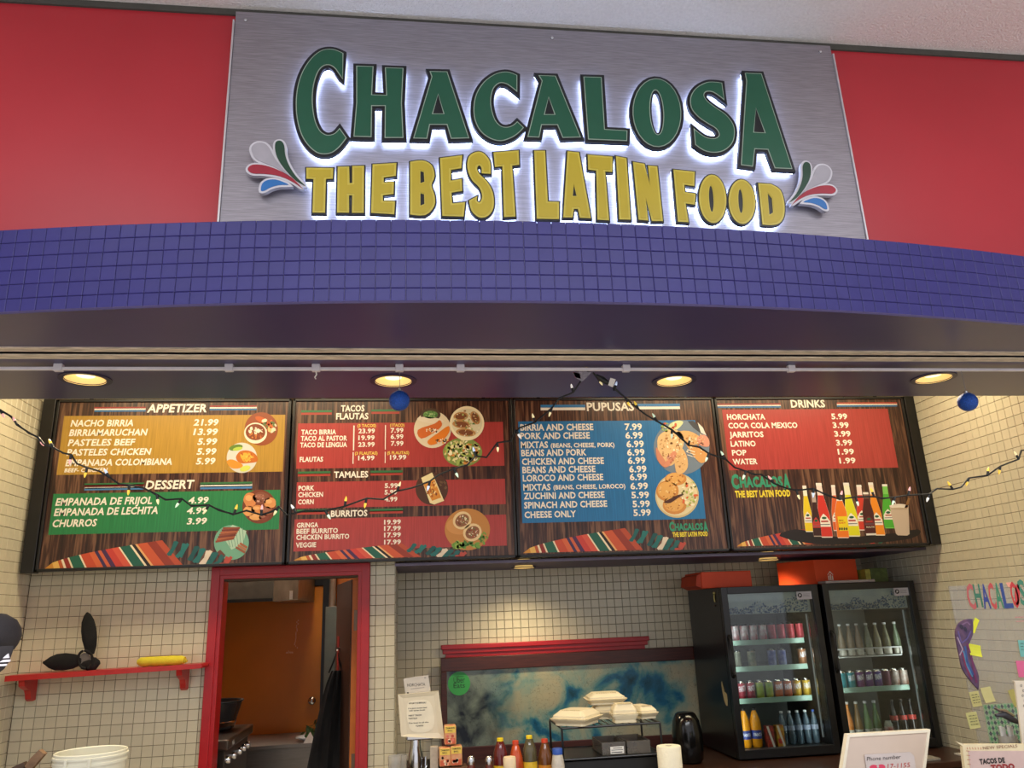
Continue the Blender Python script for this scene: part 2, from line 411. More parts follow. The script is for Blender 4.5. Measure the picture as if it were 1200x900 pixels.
# ------------------------------------------------------------------ door casing
dr = MB(); a0, a1, zt = -1.329, -.282, 2.068
def casing(mb, x0, x1, z1, w, y0, y1):
    mb.box(x0, x0+w, y0, y1, 0, z1, bev=.003); mb.box(x1-w, x1, y0, y1, 0, z1, bev=.003); mb.box(x0+w-.002, x1-w+.002, y0+.0004, y1, z1-w, z1-.0004, bev=.003)
casing(dr, a0, a1, zt, .055, YD-.03, YD+.01); casing(dr, a0+.05, a1-.05, zt-.05, .03, YD-.016, YD+.13)
struct(dr.build('door_1', M_red_trim, origin=(-.8, YD, 0)))
# ------------------------------------------------------------------ purple shelf in the recess, picture trim
sh = struct(MB().prism([[(-.112, YD), (XR, YD), (XR, YB-.008), (-.112, YB-.008)]]+[circ(at(q, 660, Z=2.042).x, 6.02, .076) for q in (620, 865)], (0, 0, 2.042), (1, 0, 0), (0, 1, 0), (0, 0, .016)).build('soffit_recess', mat('glossy_purple_panel', '#4a3a62', .42, noise=.05, spec=.25)))
MB().box(-.112, XR, YD-.004, YD, 2.040, 2.060).build('edge_strip', mat('dull_metal_edge', '#6d6370', .3, .7), sh)
tm = MB(); x0, z0 = .232, 1.479; x1 = 1.92
tm.box(x0, x1, YB-.045, YB, z0-.035, z0, bev=.004).box(x0+.012, x1-.012, YB-.03, YB, z0-.068, z0-.033, bev=.004).box(x0+.035, x1-.035, YB-.018, YB, z0-.11, z0-.066)
struct(tm.build('trim_3', M_red_trim))

# ------------------------------------------------------------------ recessed downlights
M_can = mat('warm_white_reflector', '#e8cf96', .3, noise=.03, emit='#ffd27a', estr=.55)
M_bulb = mat('glowing_bulb', '#fff2d0', .5, emit='#ffedc4', estr=1.5)
def downlight(x, y, z, r, label, power, group, col=(1, .8, .5), aim=(0, 0, 0)):
    t = thing('recessed_light', (x, y, z), label, 'light', group)
    MB().lathe([(r*1.0, .0), (r*1.28, -.002), (r*1.28, -.006), (r*1.0, -.006), (r*.97, -.003)], (x, y, z-.010), 32, cap=False).build('trim_ring', mat('purple_ring', '#2a2144', .4), t, smooth=True)
    MB().lathe([(r*1.0, -.006), (r*.995, -.001), (r*.93, .004), (r*.8, .03), (r*.62, .06), (r*.6, .06)], (x, y, z-.012), 32, cap=False).build('reflector', M_can, t, smooth=True)
    MB().lathe([(r*.02, .012), (r*.45, .014), (r*.6, .045), (r*.62, .06)], (x, y, z-.012), 24).build('lamp', M_bulb, t, smooth=True)
    spot('downlight_lamp', (x, y, z-.03), power, col, 125 if r < .08 else 120, 1, .06, aim)
for (px, py), nm in zip(((100, 444), (461, 446), (790, 446), (1094, 443)), ('leftmost recessed soffit light, above the appetizer board', 'recessed soffit light above the taco board, behind a blue ornament', 'recessed soffit light above the right end of the blue pupusa board', 'rightmost recessed soffit light, near the blue ornament at the tiled wall')):
    p = at(px, py, Z=ZH-.012); downlight(p.x, p.y, ZH, .088, nm, 44, 'recessed lights in the soffit')
downlight(at(620, 660, Z=2.042).x, 6.02, 2.042, .075, 'small recessed light in the narrow purple ledge under the boards', 42, 'recessed lights in the ledge', aim=(R(12), 0, 0))
downlight(at(865, 660, Z=2.042).x, 6.02, 2.042, .075, 'recessed light in the purple ledge above the orange box', 34, 'recessed lights in the ledge', aim=(R(12), 0, 0))
# ------------------------------------------------------------------ illuminated sign
M_brush = mat('brushed_aluminium', '#938e95', .42, .5, noise=.25, nscale=9, stretch=(1.2, 1, 60), bump=.12, bscale=20)
sg = thing('illuminated_sign', (.70, YH0, ZT), 'brushed metal sign panel with green and yellow halo lit letters', 'sign')
pa, pb = at(275, 15, Y=YS), at(1010, 270, Y=YS)
pn = MB().box(-.845, 2.24, YS, YH0-.002, 3.14, 4.555); pn.build('backing_panel', M_brush, sg)
for x in (-.851, 2.246): MB().box(x-.004, x+.004, YS-.008, YH0-.002, 3.14, 4.50).build('edge_trim', mat('pale_aluminium_edge', '#c9c4c6', .4, .4), sg)
for px, py in ((288, 24), (647, 45), (961, 61)):
    p = at(px, py, Y=YS); MB().lathe([(.010, 0), (.008, -.006), (.003, -.008)], (p.x, YS, p.z), 12, 'y').build('screw', M_chrome, sg)
YL = 3.205
M_lb = mat('letter_black_edge', '#0d1218', .35); M_lg = mat('letter_green_face', '#17573f', .4, noise=.03); M_lp = mat('letter_pale_line', '#9fb3a2', .4)
M_ly = mat('letter_yellow_face', '#bfa82a', .4, noise=.03); M_ly2 = mat('letter_yellow_bevel', '#cdbb4a', .35)
M_halo = mat('letter_halo_acrylic', '#ffffff', .5, emit='#bcd2ff', estr=11)
c6 = crop(330, 40, 1200/230); c7 = crop(540, 60, 1200/230); c8 = crop(720, 60, 1157/270); c5 = crop(280, 150, 6); c1 = crop(250, 0, 3); c2 = crop(640, 0, 3)
def ring(cx, cy, rx, ry, rot=0, n=28):
    o = []
    for i in range(n):
        t = 2*math.pi*i/n; a, b = rx*math.cos(t), ry*math.sin(t); o.append((cx+a*math.cos(rot)-b*math.sin(rot), cy+a*math.sin(rot)+b*math.cos(rot)))
    return o
G = [('C', c6, [(378,118,1),(330,97),(285,92),(235,105),(180,150),(130,225),(100,310),(88,400),(90,490),(105,570),(130,635),(170,690),(215,725),(260,735),(310,725),(355,690),(398,636,1),(355,575,1),(325,607),(290,618),(262,612),(235,590),(210,540),(195,470),(190,390),(198,310),(220,240),(250,200),(290,190),(325,210),(350,245),(374,278,1)], None, 0),
 ('H', c6, [(457,195,1),(562,198,1),(553,371,1),(640,374,1),(632,205,1),(745,209,1),(735,420,1),(745,635,1),(630,635,1),(632,440,1),(553,440,1),(550,630,1),(440,627,1),(457,420,1)], None, 0),
 ('A', c6, [(905,228,1),(1013,230,1),(1147,637,1),(1035,640,1),(1010,555,1),(907,555,1),(890,640,1),(805,638,1),(917,262,1)], [(957,370),(990,487),(925,487)], 1),
 ('C', c7, [(345,148,1),(300,130),(255,128),(200,145),(140,190),(95,260),(78,340),(85,420),(120,490),(180,535),(245,550),(310,530),(355,500),(385,468,1),(345,430,1),(320,452),(285,465),(245,458),(210,420),(188,350),(185,290),(200,230),(235,197),(275,200),(310,222),(345,250,1)], None, 0),
 ('A', c7, [(475,148,1),(580,152,1),(733,527,1),(622,530,1),(590,452,1),(495,452,1),(480,528,1),(407,525,1),(495,182,1)], [(537,283),(573,387),(513,387)], 1),
 ('L', c7, [(750,157,1),(860,160,1),(880,478,1),(1018,486,1),(1016,550,1),(778,540,1)], None, 0),
 ('O', c8, ring(213, 310, 122, 172, -.06), ring(212, 308, 33, 112, -.06), 0),
 ('S', c8, [(540,160,1),(500,155),(460,158),(410,185),(382,230),(385,285),(420,330),(470,365),(510,390),(525,420),(505,438),(465,435),(430,415),(398,388,1),(405,470,1),(450,500),(500,510),(550,500),(590,465),(603,420),(597,370),(560,320),(510,285),(470,255),(450,225),(460,205),(490,205),(520,222),(552,247,1)], None, 0),
 ('A', c8, [(655,110,1),(738,113,1),(893,592,1),(805,588,1),(770,495,1),(705,492,1),(695,580,1),(635,572,1),(662,150,1)], [(710,285),(755,410),(700,407)], 1)]
Yw = [('T', c5, [(475,282),(663,284),(660,358),(612,360),(605,597),(518,596),(525,360),(475,358)], None),
 ('H', c5, [(695,275),(775,273),(778,390),(797,388),(797,270),(880,268),(878,598),(795,598),(797,475),(774,475),(775,597),(690,596)], None),
 ('E', c5, [(940,258),(1107,248),(1103,338),(1018,350),(1018,385),(1090,380),(1087,465),(1012,475),(1013,515),(1097,517),(1092,608),(930,598)], None),
 ('B', c1, [(692,570,1),(735,565),(768,582),(778,620),(767,652),(778,688),(777,725),(745,757),(692,755,1)], [[(728,602),(740,606),(742,640),(728,645)], [(728,680),(741,684),(742,718),(728,724)]]),
 ('E', c1, [(797,557),(875,547),(872,592),(835,598),(835,636),(873,630),(875,672),(837,678),(840,716),(885,712),(880,762),(805,760)], None),
 ('S', c1, [(975,612,1),(973,570),(950,540),(925,535),(898,552),(893,592),(908,632),(935,660),(945,690),(937,712),(926,706),(928,690,1),(899,706,1),(908,742),(935,765),(965,760),(985,730),(983,680),(963,640),(935,612),(927,592),(935,582),(943,592),(943,610,1)], None),
 ('T', c1, [(985,537),(1073,530),(1075,580),(1050,583),(1062,762),(1022,764),(1016,585),(990,588)], None),
 ('L', None, [(626,177),(638.7,177),(641.8,236.5),(655,237),(655,257),(629,256.5)], None),
 ('A', c2, [(75,533),(115,537),(157,768),(118,766),(112,735),(97,735),(93,765),(60,765)], [[(97,650),(107,690),(93,690)]]),
 ('T', c2, [(146,545),(233,552),(232,605),(207,604),(221,775),(180,773),(176,600),(148,597)], None),
 ('I', c2, [(245,550),(282,557),(297,773),(257,772)], None),
 ('N', c2, [(305,570),(345,577),(364,650),(358,583),(390,586),(410,778),(372,778),(350,700),(358,776),(325,773)], None),
 ('F', c2, [(447,597),(522,605),(520,655),(485,650),(487,676),(525,682),(522,720),(490,716),(500,782),(463,780)], None),
 ('O', c2, ring(585, 700, 48, 85, -.05), [ring(580, 700, 8, 46, -.05)]),
 ('O', c2, ring(688, 710, 47, 78, -.05), [ring(683, 708, 8, 42, -.05)]),
 ('D', c2, [(745,645,1),(790,648,1),(822,668),(836,710),(836,758),(820,785),(792,792),(760,790,1)], [[(778,680),(793,698),(797,748),(784,756)]])]
def w2(pts, cr, Y=YL):
    o = []
    for p in pts:
        q = cr(*p[:2]) if cr else p[:2]; a = at(*q, Y=Y); o.append((a.x, a.z))
    return o
def letter(ch, loop, holes, fill_hole, cols, bw, label):
    O, U, V = (0, YL, 0), (1, 0, 0), (0, 0, 1)
    outer = offset(loop, bw); hb = [] if fill_hole else [offset(h[::-1], -bw*.6) if bw > .008 else h for h in holes]
    lt = MB().prism([outer]+hb, O, U, V, (0, .020, 0)).build('letter', M_lb, sg); lt['label'] = label
    MB().prism([offset(loop, bw*.75)]+([] if fill_hole else holes), (0, YL+.0205, 0), U, V, (0, .010, 0)).build('halo_back', M_halo, lt)
    if cols == 'g':
        MB().prism([loop]+holes, (0, YL-.002, 0), U, V, (0, .002, 0)).build('pale_line', M_lp, lt)
        MB().prism([offset(loop, -.004)]+[offset(h, .004) for h in holes], (0, YL-.0035, 0), U, V, (0, .0015, 0)).build('letter_face', M_lg, lt)
    else:
        MB().prism([loop]+holes, (0, YL-.003, 0), U, V, (0, .003, 0)).build('bevel_edge', M_ly2, lt)
        MB().prism([offset(loop, -.009)]+[offset(h, .004) for h in holes], (0, YL-.0045, 0), U, V, (0, .0015, 0)).build('letter_face', M_ly, lt)
for ch, cr, pts, hole, fh in G:
    lp = w2(smooth_loop(pts, 3) if any(len(p) > 2 for p in pts) else pts, cr); hs = [w2(hole, cr)] if hole else []
    letter(ch, lp, hs, fh, 'g', .0145, 'green sign letter ' + ch)
for ch, cr, pts, holes in Yw:
    lp = w2(smooth_loop(pts, 3) if any(len(p) > 2 for p in pts) else pts, cr)
    letter(ch, lp, [w2(h, cr) for h in (holes or [])], True, 'y', .0065, 'yellow sign letter ' + ch)
SPL = [('#123f2a', 'green', [(255,120),(265,98),(285,92),(305,100),(320,130),(326,190),(350,260),(400,340),(468,410,1),(400,372),(330,300),(280,230),(258,170)]),
 ('#a6a2aa', 'grey', [(90,165),(95,130),(130,107),(180,112),(215,145),(250,210),(310,290),(378,362,1),(280,292),(190,252),(120,218)]),
 ('#a01c33', 'red', [(450,430,1),(385,385),(290,342),(180,325),(100,322),(65,300),(72,275),(110,260),(190,268),(280,300),(370,350)]),
 ('#1f6db5', 'blue', [(155,432),(165,395),(200,370),(260,366),(330,390),(350,403,1),(280,405),(220,422),(185,442),(160,446)])]
tipL = at(356, 221, Y=YL); tipR = at(926.5, 240, Y=YL)
for side in (0, 1):
    om = MB(); parts = []
    for col, nm, pts in SPL:
        lp = w2(smooth_loop(pts, 3), c5)
        if side: lp = [(tipR.x-(x-tipL.x), tipR.z+(z-tipL.z)) for x, z in lp]
        parts.append((col, nm, lp))
    for i, (col, nm, lp) in enumerate(parts): om.prism([offset(lp, .010)], (0, YL-.0008*i, 0), (1, 0, 0), (0, 0, 1), (0, .022, 0))
    sp = om.build('splash_ornament', mat('white_acrylic', '#cfcdd4', .4), sg)
    for i, (col, nm, lp) in enumerate(parts):
        q = MB().prism([lp], (0, YL-.0045, 0), (1, 0, 0), (0, 0, 1), (0, .003, 0)).build('splash_drop', mat('splash_'+nm, col, .4), sp); q['label'] = nm+' drop'

# ------------------------------------------------------------------ menu boards
def wood(name, h1, h2, h3):
    m = bpy.data.materials.new(name); m.use_nodes = True; nt = m.node_tree; N = nt.nodes; L = nt.links; b = N['Principled BSDF']
    tc = N.new('ShaderNodeTexCoord'); mp = N.new('ShaderNodeMapping'); mp.inputs['Scale'].default_value = (16, 1, .9); L.new(tc.outputs['Object'], mp.inputs[0])
    nz = N.new('ShaderNodeTexNoise'); nz.inputs['Scale'].default_value = 3.2; nz.inputs['Detail'].default_value = 8; nz.inputs['Distortion'].default_value = .6; L.new(mp.outputs[0], nz.inputs[0])
    cr = N.new('ShaderNodeValToRGB'); e = cr.color_ramp.elements; e[0].position = .36; e[0].color = (*lin(h1), 1); e[1].position = .62; e[1].color = (*lin(h3), 1)
    q = e.new(.5); q.color = (*lin(h2), 1); L.new(nz.outputs[0], cr.inputs[0])
    # plank joints
    sx = N.new('ShaderNodeSeparateXYZ'); L.new(tc.outputs['Object'], sx.inputs[0]); mo = N.new('ShaderNodeMath'); mo.operation = 'PINGPONG'; mo.inputs[1].default_value = .105; L.new(sx.outputs[0], mo.inputs[0])
    gt = N.new('ShaderNodeMath'); gt.operation = 'GREATER_THAN'; gt.inputs[1].default_value = .004; L.new(mo.outputs[0], gt.inputs[0])
    mr = N.new('ShaderNodeMapRange'); mr.inputs[3].default_value = .35; L.new(gt.outputs[0], mr.inputs[0])
    vm = N.new('ShaderNodeVectorMath'); vm.operation = 'SCALE'; L.new(cr.outputs[0], vm.inputs[0]); L.new(mr.outputs[0], vm.inputs['Scale']); L.new(vm.outputs[0], b.inputs['Base Color'])
    b.inputs['Roughness'].default_value = .35; return m
M_wood = wood('printed_dark_planks', '#241510', '#452a1f', '#70503c')
def block(name, h): return mat(name, h, .35, noise=.16, nscale=5, stretch=(22, 1, .8))
BK = {'gold': block('printed_gold_wood', '#a98433'), 'green': block('printed_green_wood', '#227a45'), 'red': block('printed_red_wood', '#a23a36'), 'blue': block('printed_blue_wood', '#1f6ea6')}
def board(x0, x1, z0, z1, label):
    t = thing('menu_board', ((x0+x1)/2, YM, z0), label, 'menu board', 'menu boards over the counter')
    f = MB(); w = .018
    f.box(x0, x1, YM-.012, YM+.05, z0, z0+w, bev=.003).box(x0, x1, YM-.012, YM+.05, z1-w, z1, bev=.003).box(x0, x0+w, YM-.012, YM+.05, z0, z1, bev=.003).box(x1-w, x1, YM-.012, YM+.05, z0, z1, bev=.003)
    f.build('frame', M_black, t)
    MB().box(x0+.01, x1-.01, YM, YM+.04, z0+.01, z1-.01).build('printed_panel', M_wood, t)
    for x in (x0+.2, x1-.2): MB().box(x-.012, x+.012, YM+.03, YM+.044, z1-.05, 3.622).build('hanger', M_black, t)
    return t
def cblock(b, cr, x0, y0, x1, y1, kind, n='colour_block'):
    a = at(*cr(x0, y0), Y=YM); c = at(*cr(x1, y1), Y=YM)
    MB().box(a.x, c.x, YM-.0005, YM+.002, c.z, a.z).build(n, BK[kind], b)
def photo(b, cr, cx, cy, r, base, label, fn, L0=2, ry=None):
    p = Print(YM, cr); p.ell(cx, cy, r, ry or r, base, L0, n=36); fn(p, L0+1); p.build('food_photo', b, label)
def bits(p, L, cx, cy, rx, ry, cols, n, s, seed=0, rot=None):
    r = random.Random(seed)
    for i in range(n):
        a = r.uniform(0, 6.28); k = math.sqrt(r.random()); w = s*r.uniform(.5, 1.3)
        p.ell(cx+rx*k*math.cos(a), cy+ry*k*math.sin(a), w, w*r.uniform(.35, .8), r.choice(cols), L+i % 3, rot=r.uniform(0, 3.1) if rot is None else rot, n=6, jit=.2, rnd=r)
def serape(p, x0, x1, yb0, yb1, ytop, L=1, fringe=True):
    """folded striped cloth along the bottom edge: x0..x1, bottom line yb0..yb1, peak height ytop"""
    st = [('#c98a32', 7), ('#e0b25a', 5), ('#b4572a', 3), ('#e8d9b8', 2), ('#8a2a20', 4), ('#e3d2b0', 1.5), ('#1f5e48', 9), ('#e8d9b8', 1.5), ('#c04a2c', 8), ('#d0643a', 5), ('#3a2b52', 3), ('#c9603c', 3), ('#47284e', 4), ('#c23e33', 6), ('#d0553f', 6), ('#e8d9b8', 1.5), ('#1c5c4a', 9), ('#e8d9b8', 2), ('#221a18', 3), ('#e0a86a', 2), ('#c45530', 9), ('#8e3522', 8), ('#b04a2c', 6)]
    tot = sum(s[1] for s in st); u = 0
    def top(u): return (x0+(x1-x0)*.85*u, yb0+(yb1-yb0)*u-ytop*u**.55)
    def bot(u):  return (x0+(x1-x0)*u, yb0+(yb1-yb0)*u)
    for c, w in st:
        v = u+w/tot; p.poly([top(u), top(v), bot(v), bot(u)], c, L); u = v
    if fringe:
        r = random.Random(3); W = x1-x0
        for cx, c in ((-.02, '#1b5f5c'), (.05, '#23706b'), (.12, '#15504f'), (.17, '#1f6a66'), (.22, '#d8cbb8'), (.26, '#1b5f5c'), (.31, '#1f5f5c'), (.36, '#b3493a')):
            X = x1+W*(cx-.06); Y0 = yb1-ytop*(.95-1.7*max(0, cx))
            for k in range(5):
                q = r.uniform(-.02, .02)*W; p.stroke([(X+q+.035*W, Y0), (X+q*.4+.01*W, Y0+ytop*.3), (X+q-.02*W, min(yb1-2, Y0+ytop*.55))], W*.021, c, L+1+.35*(k+8*cx))
def small_logo(p, x0, x1, yb, cap, y2, cap2, x2, x3):
    w = (x1-x0)
    p.text('C', x0, x0+w*.13, yb+cap*.12, cap*1.3, '#2f8f6e', 4, .05)
    p.text('HACALOS', x0+w*.14, x0+w*.87, yb, cap*.95, '#2f8f6e', 4, .05)
    p.text('A', x0+w*.88, x1, yb+cap*.12, cap*1.35, '#2f8f6e', 4, .05)
    p.text('THE BEST LATIN FOOD', x2, x3, y2, cap2, '#e3cf3a', 4, .05)
TS = '#ece6d8'
# board 1 ---------------------------------------------------
k = crop(0, 440, 1200/350)
b = board(-2.372, -.832, 2.062, 3.198, 'leftmost menu board, gold and green, for appetizers and desserts')
cblock(b, k, 258, 163, 1136, 386, 'gold'); cblock(b, k, 215, 476, 1120, 618, 'green')
p = Print(YM, k)
def tri(p, x0, x1, y, h=6, cols=('#8f2a26', '#e8e4dc', '#2d6da3')):
    p = Print(YM, p.cr)
    for i, c in enumerate(cols): p.rect(x0, y+i*h, x1, y+(i+1)*h, c, 1)
    p.build('heading_line', b)
tri(p, 380, 585, 127); tri(p, 843, 1032, 121); tri(p, 340, 578, 434, 6, ('#2f6a3e', '#9b2a2a', '#e8e4dc', '#3f78ad')); tri(p, 805, 1013, 430, 8, ('#2f6a3e', '#e8e4dc', '#3f78ad'))
serape(p, 180, 735, 776, 762, 100); p.build('striped_blanket_print', b)
p = Print(YM, k); p.text('APPETIZER', 590, 830, 148, 31, TS, shear=.12); p.text('DESSERT', 583, 780, 457, 33, TS, shear=.12); p.build('heading_lettering', b)
p = Print(YM, k)
for t, x0, x1, y in (('NACHO BIRRIA', 283, 535, 205), ('BIRRIAMARUCHAN', 277, 592, 243), ('PASTELES BEEF', 272, 543, 283), ('PASTELES CHICKEN', 267, 607, 322), ('EMPANADA COLOMBIANA', 262, 690, 364)): p.text(t, x0, x1, y, 25, TS, shear=.15)
p.text('BEEF- CHICKEN', 258, 432, 389, 15, TS, shear=.15)
p.build('item_lettering', b); p = Print(YM, k)
for t, x0, x1, y in (('EMPANADA DE FRIJOL', 222, 610, 523), ('EMPANADA DE LECHITA', 216, 633, 564), ('CHURROS', 210, 388, 609)): p.text(t, x0, x1, y, 28, TS, shear=.15)
p.build('item_lettering', b)
p = Print(YM, k)
for t, x0, x1, y in (('21.99', 777, 878, 201), ('13.99', 776, 875, 239), ('5.99', 793, 872, 278), ('5.99', 790, 869, 318), ('5.99', 787, 865, 357), ('4.99', 757, 838, 514), ('4.99', 750, 833, 556), ('3.99', 750, 831, 598)): p.text(t, x0, x1, y, 24, TS, shear=.12)
p.build('price_lettering', b)
def f(p, L):
    p.ell(1050, 178, 26, 11, '#b3551f', L, .4); bits(p, L, 1075, 205, 34, 26, ['#b5481f', '#c8622c', '#e0b070', '#d8cdb0', '#5a6a3a'], 26, 11, 1)
    p.ell(1027, 232, 46, 42, '#ead8c0', L+4, n=30); p.ell(1027, 228, 40, 33, '#7a3a1c', L+5); bits(p, L+6, 1025, 222, 30, 12, ['#f0e6cf', '#e9dcc0'], 22, 6, 2); bits(p, L+6, 1027, 242, 30, 12, ['#b5622c', '#8e4620', '#c87f40'], 22, 5, 3)
photo(b, k, 1050, 215, 67, '#8a4522', 'round photo of stew in a white cup', f)
def f(p, L):
    p.ell(948, 290, 28, 12, '#5a7a2a', L, -.2); p.ell(955, 295, 20, 7, '#a8c04a', L+1, -.2)
    p.poly([(948,330),(965,305),(1000,302),(1030,320),(1034,345),(1000,352),(965,352)], '#b8651f', L+1, True); p.poly([(965,318),(1000,310),(1010,330),(985,350)], '#e0a53a', L+2, True)
    p.poly([(911,345),(935,338),(975,358),(965,372),(930,372)], '#d58a2a', L+2, True); p.ell(985, 374, 22, 11, '#c6cf5c', L+3, -.3); bits(p, L+3, 990, 330, 35, 20, ['#c87828', '#e6b850', '#a55518'], 20, 5, 4)
photo(b, k, 972, 331, 61, '#c8c8c0', 'round photo of golden empanadas with lime', f)
def f(p, L):
    r = random.Random(6)
    for x, y, w, h, c in ((1005,500,26,30,'#c8814a'),(1050,492,34,24,'#7e4a34'),(1085,512,24,22,'#cf8e52'),(1000,545,24,20,'#d6985a'),(1035,538,26,18,'#c98448'),(1028,568,26,14,'#d9a05e'),(1070,545,26,18,'#8a5238'),(1060,570,20,12,'#7a3c28')): p.ell(x, y, w, h, c, L, jit=.05); p.ell(x-w*.2, y-h*.25, w*.55, h*.4, '#dca468' if c > '#90' else '#96604a', L+1)
    bits(p, L+2, 1050, 495, 28, 18, ['#caa090', '#5a3024'], 20, 3, 7)
photo(b, k, 1042, 527, 68, '#70391f', 'round photo of brown pastries', f)
def f(p, L):
    p.poly([(890,640),(935,600),(990,625),(975,680),(930,700)], '#a9c9b0', L); 
    for i in range(6): p.stroke([(905+i*14, 612), (925+i*11, 690)], 2, '#5c8a74', L+1)
    for i in range(7): p.stroke([(866+i*5, 668-i*9), (940+i*4, 655-i*7)], 8, ('#8a4a30', '#a8603e', '#74382a')[i % 3], L+2)
    for i in range(3): p.stroke([(948+i*8, 690-i*8), (985+i*4, 712-i*10)], 9, ('#8f5536', '#b0704a', '#a05e3c')[i], L+2)
    p.poly([(885,700),(905,720),(890,735),(870,712)], '#6b3a2a', L+1)
photo(b, k, 930, 671, 70, '#6ea58a', 'round photo of churros on green cloth', f)
# board 2 ---------------------------------------------------
k = crop(330, 440, 1135/290)
b = board(-.820, .722, 2.062, 3.198, 'second menu board from the left, red panels for tacos, tamales and burritos')
cblock(b, k, 76, 220, 1022, 414, 'red'); cblock(b, k, 70, 490, 1028, 590, 'red'); cblock(b, k, 60, 660, 1034, 780, 'red')
p = Print(YM, k)
for x0, x1, y in ((90, 230, 160), (412, 540, 156), (75, 224, 441), (408, 555, 437), (70, 216, 616), (405, 556, 612)): tri(p, x0, x1, y, 10, ('#2f6a3e', '#a33a2e'))
for x, y0, y1 in ((331, 230, 344), (476, 228, 340), (328, 352, 405), (475, 350, 402)): q = Print(YM, k); q.rect(x-1.5, y0, x+1.5, y1, TS, 2); q.build('price_divider', b)
serape(p, 55, 640, 848, 832, 62); p.build('striped_blanket_print', b)
p = Print(YM, k)
for t, x0, x1, y in (('TACOS', 272, 380, 165), ('FLAUTAS', 250, 398, 201), ('TAMALES', 240, 397, 469), ('BURRITOS', 226, 393, 648)): p.text(t, x0, x1, y, 27, TS)
p.build('heading_lettering', b)
p = Print(YM, k)
for t, x0, x1, y in (('TACO BIRRIA', 90, 250, 271), ('TACO AL PASTOR', 88, 300, 300), ('TACO DE LENGUA', 85, 300, 330), ('FLAUTAS', 83, 190, 396), ('PORK', 77, 150, 528), ('CHICKEN', 76, 190, 558), ('CORN', 75, 147, 591), ('GRINGA', 70, 168, 698), ('BEEF BURRITO', 68, 258, 726), ('CHICKEN BURRITO', 67, 310, 754), ('VEGGIE', 65, 158, 789)): p.text(t, x0, x1, y, 21, TS)
p.build('item_lettering', b)
p = Print(YM, k)
for t, x0, x1, y in (('23.99', 352, 428, 265), ('19.99', 352, 427, 296), ('23.99', 351, 427, 327), ('7.99', 500, 559, 262), ('6.99', 500, 559, 291), ('7.99', 501, 559, 322), ('14.99', 351, 426, 389), ('19.99', 497, 572, 386), ('5.99', 473, 533, 516), ('5.99', 472, 531, 546), ('4.99', 472, 531, 578), ('19.99', 470, 547, 683), ('17.99', 470, 547, 712), ('17.99', 470, 547, 742), ('17.99', 470, 547, 775)): p.text(t, x0, x1, y, 20, TS)
for t, x0, x1, y in (('(3 TACOS)', 348, 433, 237), ('(1TACO)', 497, 563, 235), ('(3 FLAUTAS)', 336, 440, 364), ('(5 FLAUTAS)', 484, 585, 362)): p.text(t, x0, x1, y, 13, '#e6c95a')
p.build('price_lettering', b)
def f(p, L):
    p.ell(683, 180, 46, 30, '#4a3a2c', L); p.ell(683, 205, 62, 14, '#ded4bc', L+1, .1); p.ell(683, 180, 34, 18, '#5c8a4a', L+1); bits(p, L+2, 683, 178, 30, 14, ['#7fae62', '#3f6e38', '#a8c488'], 24, 5, 8)
    p.poly([(625,250),(700,222),(725,205),(735,230),(700,262),(640,290)], '#c9672a', L+2, True); bits(p, L+3, 690, 255, 42, 12, ['#f0ead8', '#3e2c20', '#e6b868'], 30, 5, 9)
    p.poly([(670,300),(720,262),(765,232),(768,262),(735,300),(685,320)], '#db7c22', L+4, True); bits(p, L+6, 735, 300, 30, 12, ['#f0ead8', '#38321e', '#e0a050'], 20, 5, 10)
photo(b, k, 692, 248, 85, '#d9cdb0', 'round photo of crisp tacos beside green sauce', f)
def f(p, L):
    bits(p, L, 830, 352, 80, 55, ['#e4dc9c', '#f0eac0', '#6f8a3c', '#9fb35a', '#c8883c', '#3e5a2a', '#d8cf88'], 130, 11, 11)
photo(b, k, 830, 352, 90, '#7d9248', 'round photo of flautas under lettuce and cheese', f, ry=66)
def f(p, L):
    p.ell(850, 218, 70, 66, '#d9d3b0', L, n=30)
    for x, y, w, h, ro in ((822,188,34,20,-.1),(888,195,20,32,-.5),(825,225,42,18,.1),(845,262,46,18,.1)): p.ell(x, y, w, h, '#b98a52', L+1, ro); p.ell(x, y, w*.75, h*.7, '#7a4a2c', L+2, ro)
    bits(p, L+3, 850, 220, 62, 58, ['#a9bf76', '#f0ead0', '#8a5a34', '#5c7a3c', '#d8c088'], 70, 5, 12)
photo(b, k, 850, 220, 79, '#ece2bc', 'round photo of three soft tacos on a plate', f, L0=8)
def f(p, L):
    p.poly([(640,470),(690,445),(745,575),(700,592),(680,585)], '#e6d7a4', L+1); p.poly([(648,495),(700,475),(732,560),(690,575)], '#cf8a34', L+2); bits(p, L+3, 692, 520, 26, 40, ['#e8b860', '#a65c20', '#f0d898', '#7a3a18'], 30, 6, 13); bits(p, L, 740, 500, 18, 30, ['#3c2a1c', '#6a5238'], 12, 8, 14)
photo(b, k, 689, 519, 75, '#4a2e1e', 'round photo of a tamal', f)
def f(p, L):
    p.ell(815, 690, 60, 40, '#c78e4e', L); bits(p, L, 840, 778, 70, 16, ['#6f9a3e', '#8fb54e', '#4a7a2e'], 30, 12, 15); bits(p, L, 925, 745, 20, 25, ['#6f9a3e', '#4a7a2e'], 14, 9, 16)
    for x, y, w, h, ro in ((828,665,44,40,-.6),(875,720,44,40,-.6)): p.ell(x, y, w, h, '#dfc593', L+2, ro); p.ell(x, y, w*.78, h*.68, '#8a5a38', L+3, ro); bits(p, L+4, x, y, w*.6, h*.5, ['#d9c9a0', '#a8472a', '#5c7a3c', '#f0ead0', '#6a3a24'], 34, 4.5, x)
photo(b, k, 852, 706, 104, '#b9803e', 'round photo of a cut burrito on salad', f, ry=96)
